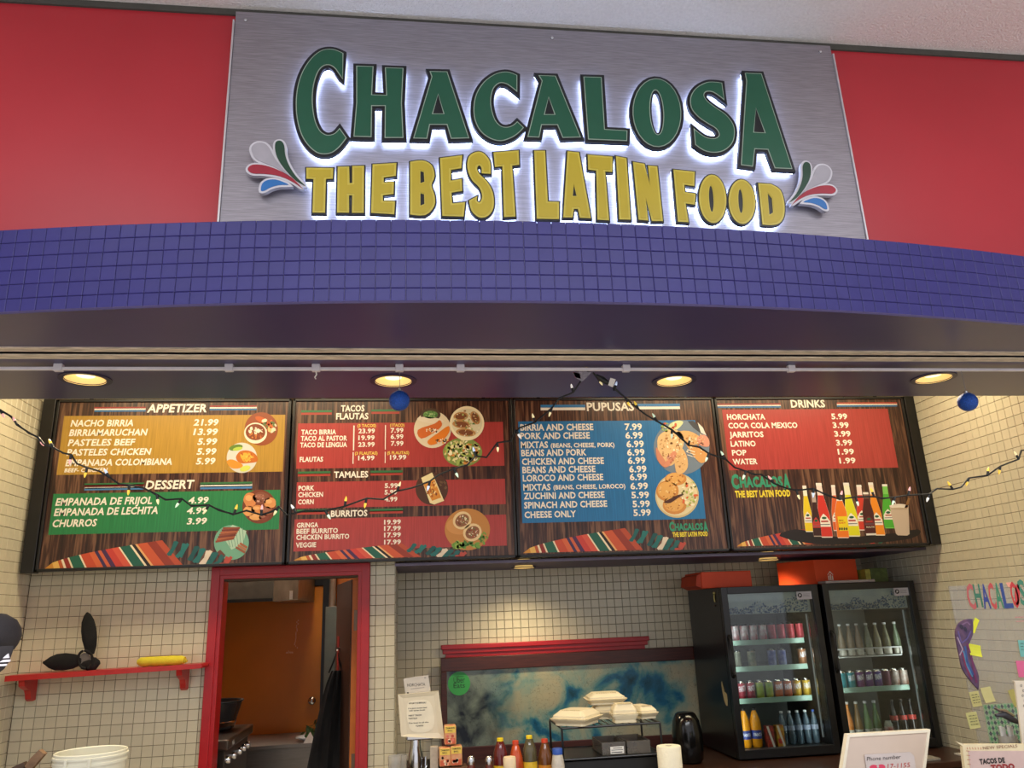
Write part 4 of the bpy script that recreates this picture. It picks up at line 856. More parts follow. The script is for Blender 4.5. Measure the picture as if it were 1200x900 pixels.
# ------------------------------------------------------------------ drink fridges
M_shelf = mat('mint_shelf_edge', '#8ba798', .4); M_in = mat('fridge_liner', '#7c7f7a', .5)
M_fg = mat('fridge_glass', '#dfe8e4', .03, trans=1, noise=0)
def fridge(x0, x1, label, badge_x):
    y0, y1, z0, z1 = 5.70, 6.42, CZ+.012, 1.822
    t = thing('drink_fridge', ((x0+x1)/2, 6.06, CZ), label, 'fridge', 'drink fridges on the back counter')
    c = MB(); c.box(x0, x0+.035, y0+.05, y1, z0, z1).box(x1-.035, x1, y0+.05, y1, z0, z1).box(x0+.035, x1-.035, y0+.05, y1, z1-.04, z1).box(x0+.035, x1-.035, y0+.05, y1, z0, z0+.045)
    c.build('cabinet', M_fridge, t)
    MB().box(x0+.036, x1-.036, y1-.03, y1-.001, z0+.046, z1-.041).build('back_liner', M_in, t)
    for x in (x0+.05, x1-.05): MB().box(x-.014, x+.014, 6.0, 6.05, CZ, z0).build('foot', M_black, t)
    d = MB(); w = .048
    d.box(x0, x0+w, y0, y0+.045, z0, z1, bev=.003).box(x1-w, x1, y0, y0+.045, z0, z1, bev=.003).box(x0+w, x1-w, y0, y0+.045, z1-.050, z1, bev=.003).box(x0+w, x1-w, y0, y0+.045, z0, z0+.058, bev=.003)
    dd = d.build('door', M_fridge, t)
    MB().box(x0+w-.004, x1-w+.004, y0+.016, y0+.022, z0+.055, z1-.048).build('glass_pane', M_fg, dd)
    MB().tube([(x0+.022, y0, 1.20), (x0+.022, y0-.03, 1.22), (x0+.022, y0-.034, 1.32), (x0+.022, y0-.03, 1.46), (x0+.022, y0, 1.48)], .012, 10).build('door_handle', M_black, dd, smooth=True)
    # printed mountain banner behind the top of the glass
    zb_ = 1.625
    MB().box(x0+.05, x1-.05, y0+.055, y0+.06, zb_, z1-.05).build('banner', mat('icy_banner', '#8fa0a8', .5, nscale=5, col2='#b9c2bc', emit='#6f7d80', estr=.12), t)
    mb = MB(); r = random.Random(int(x0*100)); XA, XB = x0+.052, x1-.052
    for i in range(620):
        x = r.uniform(XA, XB-.02); u_ = (x-XA)/(XB-XA); h = .035+.05*math.exp(-((u_-.36)/.09)**2)+.095*min(1, max(0, (u_-.55)/.3))+.015*r.random(); z = zb_+r.random()*h*.9; s_ = r.uniform(.004, .012)
        q = [(x, y0+.0535, z), (x+s_, y0+.0535, z+s_*.3), (x+s_*.7, y0+.0535, z+s_), (x-s_*.2, y0+.0535, z+s_*.8)]
        mb.add(q, [(0, 1, 2, 3)], r.choice(['#3f5f8c', '#5d7ba5', '#2f4a78', '#8ea4bd', '#4a6a94']))
    mb.build('banner_print', print_mat(), t, fixn=False)
    bx = x1-.105; b_ = MB().box(bx-.062, bx+.056, y0+.010, y0+.0155, 1.715, 1.772).build('maker_badge', mat('badge_white', '#b9bbc0', .4), t)
    mb = MB(); mb.lathe([(.017, 0), (.017, -.001)], (bx-.038, y0+.0095, 1.745), 20, 'y', '#22262a'); mb.prism([[(-.008, -.010), (.010, 0), (-.002, .012)]], (bx-.038, y0+.0088, 1.745), (1, 0, 0), (0, 0, 1), (0, -.0004, 0), '#c9ccd0')
    for i, wdt in enumerate((.055, .05, .052)): mb.box(bx-.012, bx-.012+wdt, y0+.0090, y0+.0096, 1.752-i*.009, 1.755-i*.009, col='#7c8088')
    mb.build('badge_print', print_mat(), t)
    MB().box(x1-.085, x1-.077, y0+.075, y0+.083, z0+.1, 1.61).build('light_strip', mat('fridge_led', '#8a9092', .5, emit='#dfe9ee', estr=.10), t)
    MB().box(x0+.06, x0+.066, y0+.075, y0+.081, z0+.1, 1.61).build('shelf_rail', M_chrome, t); MB().box(x1-.060, x1-.050, y0+.09, y0+.10, z0+.1, 1.61).build('shelf_rail', M_chrome, t)
    return t, (x0, x1, y0)
f1, g1 = fridge(2.263, 3.018, 'left drink fridge, nearer the marbled picture, with cans on mint shelves', 0)
f2, g2 = fridge(3.056, 3.800, 'right drink fridge beside the tiled side wall, with glass bottles on its upper shelf', 0)
for x_ in (2.345, 2.90, 3.14, 3.69): area('fridge_fill', (x_, 5.78, 1.15), (.02, .85), .85, (.95, 1, 1), (R(90), 0, 0))  # unseen strip lights added inside the doors to brighten the shelves
def fshelf(par, x0, x1, z, mint=True):
    if mint:
        MB().box(x0+.055, x1-.09, 5.86, 6.36, z-.008, z, bev=0).build('wire_shelf', M_chrome, par); MB().box(x0+.055, x1-.09, 5.845, 5.86, z-.030, z+.006, bev=.002).build('shelf_edge', M_shelf, par)
    else:
        mb = MB(); 
        for zz in (z-.006, z+.052): mb.tube([(x0+.055, 5.86, zz), (x1-.10, 5.86, zz)], .005, 8)
        mb.tube([(x1-.10, 5.86, z-.006), (x1-.10, 5.86, z+.052)], .005, 8)
        for i in range(24): x = x0+.07+i*(x1-x0-.18)/23; mb.tube([(x, 5.86, z-.006), (x, 6.36, z-.006)], .0025, 5)
        mb.build('wire_shelf', mat('white_wire', '#c9c9c6', .3), par)
for z in (1.434, 1.250, 1.031): fshelf(f1, 2.263, 3.018, z)
fshelf(f2, 3.056, 3.800, 1.290, False); fshelf(f2, 3.056, 3.800, 1.066)
Z1 = CZ+.012+.046
PROTO = {}
def can_mesh(r, h, seg=20): return [(r*.8, 0), (r, .008), (r, h-.012), (r*.84, h-.001), (r*.80, h), (r*.78, h-.003)]
def can(x, z, cols, text, label, group, r=.031, h=.118, y=5.90):
    t = thing('soda_can', (x, y, z), label, 'can', group)
    MB().lathe([(r*.8, 0), (r, .008), (r, h-.012)], (x, y, z+.0005), 22, cap=False).build('can_wall', print_can(cols), t, smooth=True)
    MB().lathe([(r*1.0, h-.012), (r*.84, h-.001), (r*.80, h), (r*.76, h-.004), (.001, h-.004)], (x, y, z+.0005), 22).build('can_top', M_chrome, t, smooth=True)
    if text:
        mb = MB(); vs, fs = glyphs(text, .03); x0 = min(v[0] for v in vs); x1 = max(v[0] for v in vs)
        pts = []
        for v in vs:
            a = (v[0]-x0)/(x1-x0)*1.9-.95; zz = z+.052+v[1]/CAPH*.036+.005*a; pts.append((x+(r+.0008)*math.sin(a), y-(r+.0008)*math.cos(a), zz))
        mb.add(pts, fs, '#e9e9ee').build('can_lettering', print_mat(), t, fixn=False)
    return t
def print_can(cols):
    n = 'can_print_'+cols[0].strip('#')+cols[1].strip('#')
    return mat(n, cols[0], .3, .15, nscale=22, col2=cols[1], stretch=(1, 1, .7))
cr1 = crop(840, 700, 5)
ordn = ['first', 'second', 'third', 'fourth', 'fifth', 'sixth', 'seventh', 'eighth', 'ninth']
def row(xs, yb, zshelf, specs, cr, shelf, fr, group, r=.031, h=.118):
    for i, (px, (cols, tx, desc)) in enumerate(zip(xs, specs)):
        x = at(*cr(px, yb), Y=5.87).x
        can(x, zshelf, cols, tx, '%s, %s from left on the %s, %s fridge' % (desc, ordn[i], shelf, fr), group, r, h)
sil = (('#d2d2d4', '#b01c28'), None, 'silver and red soda can'); rd = (('#a82a38', '#c85560'), None, 'red soda can')
row([118, 172, 226, 282, 336, 390, 445, 499], 240, 1.434+.001, [sil, sil, sil, sil, rd, rd, rd, rd], cr1, 'top shelf', 'left', 'cans on the top shelf of the left fridge')
row([132, 219, 338, 398, 517], 400, 1.250+.001, [(('#5a5f50', '#8f8f80'), None, 'dull green can'), (('#4a5c46', '#9a8f78'), None, 'dark green and tan can'), (('#1c2f80', '#8f97b8'), None, 'tall blue and silver can'), (('#1b2e86', '#9298b4'), None, 'tall silver and blue can'), (('#b0784e', '#8a6048'), 'A&W', 'copper brown can')], cr1, 'second shelf', 'left', 'cans on the second shelf of the left fridge')
row([158, 212, 266, 320, 376, 431, 487, 543], 585, 1.031+.001, [(('#a3283a', '#8c2030'), 'FANTA', 'red can'), (('#a02a3c', '#7c2030'), 'FANTA', 'red can'), (('#7d9a38', '#a8b03c'), None, 'lime green can'), (('#6f9a3c', '#b3b040'), None, 'green and yellow can'), (('#c9702c', '#b0562a'), 'FANTA', 'orange can'), (('#c2662e', '#a85030'), 'FANTA', 'orange can'), (('#c8a02c', '#b08a28'), 'FANTA', 'yellow can'), (('#ccaa30', '#b09028'), 'FANTA', 'yellow can')], cr1, 'third shelf', 'left', 'cans on the third shelf of the left fridge')
def bottle(x, y, z, h, r, body, liquid, capc, label, group, lab=None, kind='soda_bottle', neck=.32, text=None, fill=.85, cat='bottle', labz=(.22, .52), seg=20, clear=True):
    t = thing(kind, (x, y, z), label, cat, group); nr = .36*r
    prof = [(r*.85, 0), (r, .01*h/.2), (r*1.0, h*(1-neck-.16)), (r*.93, h*(1-neck-.10)), (nr*1.5, h*(1-neck*.62)), (nr, h*(1-neck*.35)), (nr, h*.955), (.001, h*.955)]
    MB().lathe(prof, (x, y, z+.0005), seg).build('bottle_glass', body, t, smooth=True)
    MB().lathe([(nr*1.25, h*.94), (nr*1.25, h*.995), (nr*1.1, h), (.001, h)], (x, y, z+.0005), 16).build('cap', capc, t, smooth=True)
    if lab:
        ll = MB().lathe([(r*1.015, h*labz[0]), (r*1.015, h*labz[1])], (x, y, z), seg, cap=False).build('paper_label', lab, t, smooth=True)
        if text:
            mb = MB(); vs, fs = glyphs(text, .03); x0 = min(v[0] for v in vs); x1 = max(v[0] for v in vs)
            mb.add([(x+(r*1.03)*math.sin((v[0]-x0)/(x1-x0)*1.8-.9), y-(r*1.03)*math.cos((v[0]-x0)/(x1-x0)*1.8-.9), z+h*(labz[0]+labz[1])/2-.01+v[1]/CAPH*.020) for v in vs], fs, '#e9e9ee').build('label_lettering', print_mat(), t, fixn=False)
    return t
def liq(n, c, rough=.12): return mat('liquid_'+n, c, rough, noise=.12, nscale=8, spec=.6)
M_yl = mat('yellow_paper_label', '#d9b32a', .5, noise=.2, nscale=30); M_wl = mat('white_paper_label', '#cfcabc', .5, noise=.15, nscale=40); M_bl = mat('blue_paper_label', '#2a3a8a', .4, noise=.2, nscale=30)
capw = mat('white_cap', '#d9d9d9', .4); capb = mat('blue_cap', '#234a9c', .4); capo = mat('orange_red_cap', '#cc4524', .4); capy = mat('yellow_cap', '#e6c81a', .4); capk = mat('dark_cap', '#2a2626', .4)
for i, px in enumerate((176, 240)):
    x = at(*cr1(px, 850), Y=5.87).x; bottle(x, 5.88+.0*i, Z1, .262, .038, liq('orange_soda', '#ea9a1a'), None, capk, 'orange soda bottle with blue label, %s from left on the fridge floor' % ordn[i], 'orange bottles on the fridge floor', M_bl, text='FANTA', labz=(.22, .44), neck=.20)
for i, px in enumerate((308, 368)):
    x = at(*cr1(px, 850), Y=5.87).x; t = thing('juice_carton', (x, 5.86, Z1), 'small red and white drink carton, %s of the pair on the fridge floor' % ('left', 'right')[i], 'carton', 'cartons on the fridge floor')
    MB().box(x-.028, x+.028, 5.835, 5.885, Z1, Z1+.14, bev=.002).build('carton_body', mat('carton_'+str(i), ('#2a2422', '#a83226')[i], .4, noise=.4, nscale=30, col2=('#c8432c', '#d9b02a')[i]), t)
    MB().prism([[(-.026, .14), (-.010, .14), (.026, .0), (.012, .0)]], (x, 5.834, Z1), (1, 0, 0), (0, 0, 1), (0, -.001, 0)).build('white_stripe', M_white, t)
    MB().box(x-.022, x+.010, 5.8335, 5.835, Z1+.02, Z1+.05).build('fruit_print', mat('carton_fruit', '#b8322a', .4, noise=.3, nscale=50), t)
M_pet = mat('clear_water_bottle', '#5f7482', .12, noise=.1, trans=.5)
for i, px in enumerate((408, 455, 502, 549, 597)):
    x = at(*cr1(px, 850), Y=5.87).x; bottle(x, 5.90, Z1, .225, .027, M_pet, None, capw if i < 4 else capb, 'clear water bottle, %s from left on the left fridge floor' % ordn[i], 'water bottles on the fridge floor', mat('water_label', '#8a94a8', .4, noise=.4, nscale=25), labz=(.42, .56), neck=.20)
cr2 = crop(960, 690, 5)
for i, (px, c) in enumerate(((130, '#8a7a66'), (182, '#93806c'), (232, '#9a8470'), (288, '#7a8068'), (342, '#8a7f5c'), (397, '#6f6a4c'), (457, '#5c6a50'))):
    x = at(*cr2(px+14, 330), Y=5.87).x; bottle(x, 5.90, 1.290, .232, .028, liq('b%d' % i, c), None, capw, 'glass soda bottle with small emblem label, %s from the left on the wire shelf' % ordn[i], 'glass bottles on the wire shelf', M_wl, labz=(.02, .24), neck=.42)
row([150, 202, 256, 308, 360, 412, 464, 516], 566, 1.066+.001, [(('#2a7a84', '#3a8a90'), None, 'teal can'), (('#2f7c86', '#3b8f96'), 'FANTA', 'teal can'), (('#6a3f80', '#8a4a78'), 'FANTA', 'purple can'), (('#6a4088', '#7a4a8c'), 'FANTA', 'purple can'), (('#4a3f98', '#7a4a80'), 'FANTA', 'purple and blue can'), (('#5a2f44', '#7a4050'), None, 'dark maroon can'), (('#c2b8b0', '#7a4a30'), None, 'white and brown can'), (('#c9bfb6', '#8a5030'), None, 'white and brown can')], cr2, 'mint shelf', 'right', 'cans on the mint shelf of the right fridge')
for i, (px, c, lb, cp, nm) in enumerate(((190, '#c87a34', M_wl, capw, 'orange glass bottle'), (244, '#8a6a3c', M_wl, capw, 'amber glass bottle'), (298, '#6a8a5c', M_wl, capw, 'pale green glass bottle'), (352, '#587a4c', M_wl, capw, 'green glass bottle'), (458, '#1c1512', mat('red_label', '#b03c34', .4, noise=.2, nscale=30), capk, 'dark cola bottle'), (512, '#1c1512', mat('red_label'), capk, 'dark cola bottle'), (566, '#1c1512', mat('red_label'), capk, 'dark cola bottle'))):
    x = at(*cr2(px, 800), Y=5.87).x; bottle(x, 5.90, Z1, .262, .029, liq('c%d' % i, c), None, cp, '%s, %s from left on the right fridge floor' % (nm, ordn[i]), 'bottles low in the right fridge', lb, labz=((.10, .28) if i < 4 else (.46, .58)), neck=.42)
    if i > 3: MB().lathe([(.0318, .065), (.0318, .14)], (x, 5.90, Z1), 20, cap=False)
x = at(*cr2(405, 800), Y=5.87).x; t = thing('glass_jar', (x, 5.87, Z1), 'small glass jar with red and white label between the green and cola bottles', 'jar')
MB().lathe([(.026, 0), (.030, .005), (.030, .10), (.022, .115), (.022, .125)], (x, 5.87, Z1), 18).build('jar_glass', liq('jar', '#9a9c90'), t, smooth=True); MB().lathe([(.0305, .02), (.0305, .085)], (x, 5.87, Z1), 18, cap=False).build('paper_label', mat('jar_label', '#a83c3c', .4, nscale=20, col2='#cfc9c0'), t)
# tape scrap, tag on the side of the fridge
p = at(846, 808, X=2.262)
tag(MB().prism([smooth_loop([(-.05, -.06), (0, -.04), (.03, .07), (.01, .10), (-.02, .03), (-.06, .02)], 2)], (2.2615, 5.86, 1.06), (0, 1, 0), (0, 0, 1), (-.001, 0, 0)).build('paper_scrap', mat('torn_paper', '#b9a980', .8)), 'torn scrap of beige paper stuck on the fridge side', 'paper')
t = thing('key_hook', (2.262, 5.83, 1.70), 'small brass key on the upper side of the left fridge', 'key')
MB().tube([(2.258, 5.83, 1.775), (2.256, 5.835, 1.75), (2.258, 5.83, 1.72)], .006, 8).build('key', mat('old_brass2', '#a59a5c', .4, .6), t); MB().lathe([(.001, -.012), (.011, -.005), (.011, .005), (.001, .012)], (2.258, 5.83, 1.785), 12).build('knob', mat('old_brass2'), t, smooth=True); MB().lathe([(.001, -.008), (.008, 0), (.001, .008)], (2.258, 5.83, 1.695), 12).build('pin', M_chrome, t, smooth=True)
# boxes on top of the fridges
M_ob = mat('orange_cardboard', '#d9471a', .55, noise=.04)
t = thing('cardboard_box', (2.37, 6.05, 1.823), 'orange cardboard box lying on top of the left fridge', 'box')
MB().box(2.19, 2.59, 5.88, 6.25, 1.823, 1.945, bev=.006).build('box_body', M_ob, t)
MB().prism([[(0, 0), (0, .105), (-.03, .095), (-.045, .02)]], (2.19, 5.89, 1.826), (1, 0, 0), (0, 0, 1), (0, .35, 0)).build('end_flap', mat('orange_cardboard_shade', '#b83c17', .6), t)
t = thing('cardboard_box', (3.2, 6.1, 1.823), 'tall orange cardboard box with a small house emblem between the fridges', 'box')
MB().prism([[(2.96, 6.2), (3.10, 5.86), (3.49, 5.93), (3.40, 6.28)]], (0, 0, 1.823), (1, 0, 0), (0, 1, 0), (0, 0, .185)).build('box_body', M_ob, t)
hu = Vector((.40, .07, 0)).normalized(); hn = Vector((hu.y, -hu.x, 0))*.001
em = MB(); O_ = Vector((3.235, 5.883, 1.855))
em.prism([[(-.028, .035), (0, .065), (.028, .035), (.022, .035), (0, .056), (-.022, .035)]], O_, hu, (0, 0, 1), hn*1.5, '#e8d9c8').prism([[(-.022, -.005), (-.012, -.005), (-.012, .03), (-.022, .03)]], O_, hu, (0, 0, 1), hn*1.5, '#e8d9c8').prism([[(.012, -.005), (.022, -.005), (.022, .03), (.012, .03)]], O_, hu, (0, 0, 1), hn*1.5, '#e8d9c8').prism([[(-.005, -.005), (.005, -.005), (.005, .04), (-.005, .04)]], O_, hu, (0, 0, 1), hn*1.5, '#e8d9c8')
em.build('house_emblem', print_mat(), t)
tag(MB().box(3.10, 3.50, 5.72, 5.84, 1.823, 1.842, bev=.003).build('flat_tray', mat('pale_tray', '#a39a94', .5)), 'flat pale tray lying on top of the right fridge before the orange box', 'tray')
t = thing('tea_box', (3.57, 6.0, 1.823), 'small green and yellow carton on top of the right fridge', 'carton')
MB().box(3.56, 3.70, 5.86, 5.98, 1.823, 1.93, bev=.003).build('carton_body', mat('olive_carton', '#4c5a24', .5, noise=.3, nscale=30), t); MB().box(3.515, 3.558, 5.86, 5.98, 1.823, 1.925, bev=.003).build('yellow_end', mat('yellow_carton', '#a39a3c', .5, noise=.2, nscale=40), t)
tag(MB().box(2.95, 3.45, 5.68, 5.95, 2.0585, 2.085, bev=.004).build('orange_slab', M_ob), 'orange cardboard edge lying on the purple ledge above the fridges', 'cardboard')  # thin orange slab set along the front of the ledge
# black appliance
t = thing('air_fryer', (1.93, 5.80, CZ), 'rounded glossy black kitchen appliance left of the fridges', 'appliance')
MB().lathe([(.080, 0), (.098, .02), (.106, .10), (.104, .2), (.092, .27), (.070, .315), (.055, .325), (.001, .328)], (1.935, 5.80, CZ+.002), 32, sy=1.1).build('shell', mat('glossy_black_plastic', '#0b0b0c', .15), t, smooth=True)
MB().box(1.90, 1.95, 5.69, 5.71, CZ+.12, CZ+.17, bev=.006).build('handle', M_black, t); MB().lathe([(.099, .045), (.1005, .05), (.1005, .055), (.099, .06)], (1.935, 5.80, CZ+.002), 32, cap=False, sy=1.1).build('seam_ring', mat('dark_grey_plastic', '#2a2a2c', .3), t, smooth=True)
# ------------------------------------------------------------------ prep table with rack, bottles, containers
TZ = .72
pt_ = thing('prep_table', (.75, 4.6, 0), 'dark prep table below the frame carrying the rack and sauce bottles', 'table')
MB().box(-.20, 1.75, 4.25, 5.05, TZ-.04, TZ, bev=.004).build('table_top', M_ct, pt_)
for x in (-.12, 1.67):
    for y in (4.32, 4.98): MB().box(x-.025, x+.025, y-.025, y+.025, 0, TZ-.04).build('leg', M_black, pt_)
M_rack = mat('black_wire_coating', '#0e0d0c', .3)
t = thing('wire_rack', (1.07, 4.6, TZ), 'black two tier rack holding white food containers', 'rack')
rx0, rx1, ry0, ry1, rz = .80, 1.345, 4.47, 4.85, 1.09
for x in (rx0, rx1):
    for y in (ry0, ry1): MB().tube([(x, y, TZ), (x, y, rz)], .006, 8).build('upright', M_rack, t)
for z, nm in ((rz, 'top_shelf'), (.935, 'lower_shelf')):
    mb = MB()
    for y in (ry0, ry1): mb.tube([(rx0, y, z), (rx1, y, z)], .006, 8)
    for x in (rx0, rx1): mb.tube([(x, ry0, z), (x, ry1, z)], .006, 8)
    if nm == 'top_shelf':
        for i in range(1, 14): x = rx0+i*(rx1-rx0)/14; mb.tube([(x, ry0, z), (x, ry1, z)], .0025, 6)
    else: mb.box(rx0, rx1, ry0, ry1, z-.004, z)
    mb.build(nm, M_rack, t)
MB().box(rx0+.01, rx1-.01, ry0+.02, ry1, TZ+.002, .92).build('drawer_block', mat('black_drawer', '#080706', .5), t)
M_foam = mat('cream_foam', '#ddd0ae', .65, noise=.03, bump=.05, bscale=80)
def clam(x, y, z, w, d, h, rot, label, two=False):
    t = thing('takeout_container', (x, y, z), label, 'container', 'foam takeout containers on the rack')
    def shell(z0, z1, w0, d0, w1, d1, nm, m_=M_foam, xo=0):
        bm = bmesh.new(); lv = []
        for zz, ww, dd in ((z0, w0, d0), (z0+(z1-z0)*.35, w0*.99, d0*.99), (z0+(z1-z0)*.9, w1*1.03, d1*1.03), (z1, w1, d1)):
            l_ = []
            for sx_, sy_ in ((-1, -1), (1, -1), (1, 1), (-1, 1)):
                for q in range(3):
                    a = math.atan2(sy_, sx_)-math.pi/4+math.pi/4*q; rr = min(w0, d0)*.10
                    l_.append(bm.verts.new((sx_*(ww/2-rr)+rr*math.cos(a)+xo, sy_*(dd/2-rr)+rr*math.sin(a), zz)))
            lv.append(l_)
        for a_, b_ in zip(lv, lv[1:]):
            for i in range(12): j = (i+1) % 12; bm.faces.new((a_[i], a_[j], b_[j], b_[i]))
        bm.faces.new(lv[-1]); bm.faces.new(list(reversed(lv[0]))); bm.verts.index_update()
        rm = Matrix.Rotation(rot, 3, 'Z'); mb = MB(); mb.add([rm @ v.co+Vector((x, y, z)) for v in bm.verts], [[v.index for v in f.verts] for f in bm.faces]); bm.free()
        return mb.build(nm, m_, t)
    shell(0, h*.42, w*.86, d*.86, w*.98, d*.98, 'tray'); shell(h*.42, h*.50, w*1.04, d*1.04, w*1.04, d*1.04, 'rim')
    if two: shell(h*.50, h, w*.40, d*.92, w*.28, d*.76, 'lid', xo=-w*.24); shell(h*.50, h, w*.52, d*.92, w*.40, d*.76, 'lid', xo=w*.21)
    else: shell(h*.50, h, w*.94, d*.94, w*.68, d*.68, 'lid')
    mb = MB(); rm = Matrix.Rotation(rot, 3, 'Z')
    for i in range(9):
        c = rm @ Vector((-w*.24+i*w*.06, -d*.30, h+.0008)); mb.box(x+c.x-.002, x+c.x+.002, y+c.y-.012, y+c.y+.012, z+c.z-.001, z+c.z+.0015)
    stuff(mb.build('lid_ribs', mat('foam_rib_shade', '#c9b98f', .7), t))
clam(.905, 4.57, rz+.007, .21, .23, .075, R(-38), 'wide low foam takeout container at the left end of the rack')
clam(1.125, 4.757, rz+.007, .19, .18, .075, R(-8), 'foam takeout container at the bottom of the middle stack')
clam(1.115, 4.757, rz+.084, .22, .185, .060, R(-4), 'foam takeout container on top of the middle stack')
clam(1.165, 4.545, rz+.007, .14, .13, .095, R(-6), 'deep foam takeout box in front of the middle stack')
clam(1.305, 4.68, rz+.007, .11, .19, .065, R(14), 'small foam takeout container at the right end of the rack')
clam(.99, 4.66, rz+.0835, .13, .15, .001+.03, R(-38), 'thin foam lid resting across the leftmost container') if False else None
for i, x in enumerate((1.09, 1.23)):
    t = thing('plastic_bin', (x, 4.64, .9355), ('left', 'right')[i]+' clear grey plastic bin on the lower shelf of the rack', 'bin', 'clear bins on the rack')
    pm = mat('smoky_plastic', '#6d675f', .2, noise=.1, alpha=.75); w = .065
    MB().box(x-w, x+w, 4.52, 4.524, .938, 1.0).box(x-w, x+w, 4.76, 4.764, .938, 1.0).box(x-w, x-w+.004, 4.524, 4.76, .938, 1.0).box(x+w-.004, x+w, 4.524, 4.76, .938, 1.0).box(x-w, x+w, 4.52, 4.764, .936, .939).build('bin_body', pm, t)
    if i == 0:
        MB().box(x-.02, x+.055, 4.5165, 4.5195, .942, .978).build('price_tag', M_white, t); MB().box(x-.015, x+.050, 4.5155, 4.5165, .960, .9625).box(x-.015, x+.045, 4.5155, 4.5165, .948, .9515).box(x-.005, x+.045, 4.5155, 4.5165, .969, .972).build('tag_print', M_black, t)
t = thing('paper_towel_roll', (1.335, 4.32, TZ), 'white paper towel roll standing right of the black rack', 'paper roll')
MB().lathe([(.018, .0), (.062, .0), (.063, .004), (.063, .272), (.060, .276), (.018, .276), (.018, 0)], (1.335, 4.32, TZ+.001), 36, cap=False).build('roll', mat('paper_towel', '#e3dcc4', .9, bump=.4, bscale=60, noise=.02), t, smooth=True)
MB().lathe([(.0175, .0), (.0175, .27), (.0155, .27), (.0155, 0)], (1.335, 4.32, TZ+.001), 24, cap=False).build('cardboard_core', mat('core_card', '#7a6a50', .8), t, smooth=True)
# sauce bottles
by = 4.55
def hb_(px, py, r, body, cap, lab, label, h=None, **k):
    p_ = at(px, py, Y=by); bottle(p_.x, by, TZ+.001, p_.z-TZ, r, body, None, cap, label, 'sauce bottles on the prep table', lab, **k)
hb_(586, 865, .038, liq('red_oil', '#5a1410'), capy, M_yl, 'yellow capped bottle of dark red sauce, left of the orange sauce', kind='sauce_bottle', neck=.10, labz=(.30, .60))
hb_(620, 862, .038, mat('clear_vinegar', '#6a6244', .08, trans=.4, noise=.1), capy, M_yl, 'yellow capped bottle with clear upper part and yellow label', kind='sauce_bottle', neck=.10, labz=(.30, .62))
hb_(604, 868, .038, liq('orange_sauce', '#b8481a'), capo, mat('orange_label', '#d0864a', .5, noise=.3, nscale=30), 'red capped bottle of orange hot sauce between the yellow capped ones', kind='sauce_bottle', neck=.16, labz=(.28, .52))
hb_(638, 866, .040, liq('brown_sauce', '#6a3c14'), capo, mat('chili_label', '#d9a62a', .5, nscale=22, col2='#c0431f'), 'red capped bottle of brown sauce beside the white blue lidded jar', kind='sauce_bottle', neck=.16, labz=(.28, .60))
p_ = at(653, 877, Y=4.40); t = thing('spice_jar', (p_.x, 4.40, TZ), 'white plastic jar with blue lid, right end of the sauce row', 'jar', 'small containers on the prep table'); h = p_.z-TZ
MB().lathe([(.030, 0), (.034, .005), (.034, h*.72), (.027, h*.88), (.025, h*.9)], (p_.x, 4.40, TZ+.001), 24).build('jar_body', mat('milky_plastic', '#b9b2a6', .4, noise=.15, nscale=40), t, smooth=True); MB().lathe([(.027, h*.9), (.027, h*.99), (.025, h), (.001, h)], (p_.x, 4.40, TZ+.001), 24).build('lid', capb, t, smooth=True)
for px, nm in ((552, 'left'), (573, 'right')):
    p_ = at(px, 886, Y=4.5); t = thing('pepper_mill', (p_.x, 4.5, TZ), nm+' brown pepper shaker with a chrome cap beside the candy packs', 'shaker', 'shakers on the prep table'); h = p_.z-TZ
    MB().lathe([(.022, 0), (.024, .01), (.016, h*.4), (.022, h*.75), (.018, h*.84)], (p_.x, 4.5, TZ+.001), 20).build('shaker_body', mat('brown_glass', '#5a2416', .15, noise=.2), t, smooth=True); MB().lathe([(.018, h*.84), (.020, h*.88), (.018, h*.96), (.010, h), (.001, h)], (p_.x, 4.5, TZ+.001), 20).build('chrome_cap', M_chrome, t, smooth=True)
p_ = at(597, 887, Y=4.38); t = thing('seasoning_jar', (p_.x, 4.38, TZ), 'small beige jar in front of the sauce bottles', 'jar', 'small containers on the prep table'); h = p_.z-TZ
MB().lathe([(.030, 0), (.034, .006), (.035, h*.7), (.031, h*.75)], (p_.x, 4.38, TZ+.001), 24).build('jar_body', mat('peach_label', '#d8a070', .5, noise=.25, nscale=35), t, smooth=True); MB().lathe([(.031, h*.75), (.033, h*.78), (.033, h*.97), (.030, h), (.001, h)], (p_.x, 4.38, TZ+.001), 24).build('lid', mat('beige_lid', '#e0c9a4', .5), t, smooth=True)
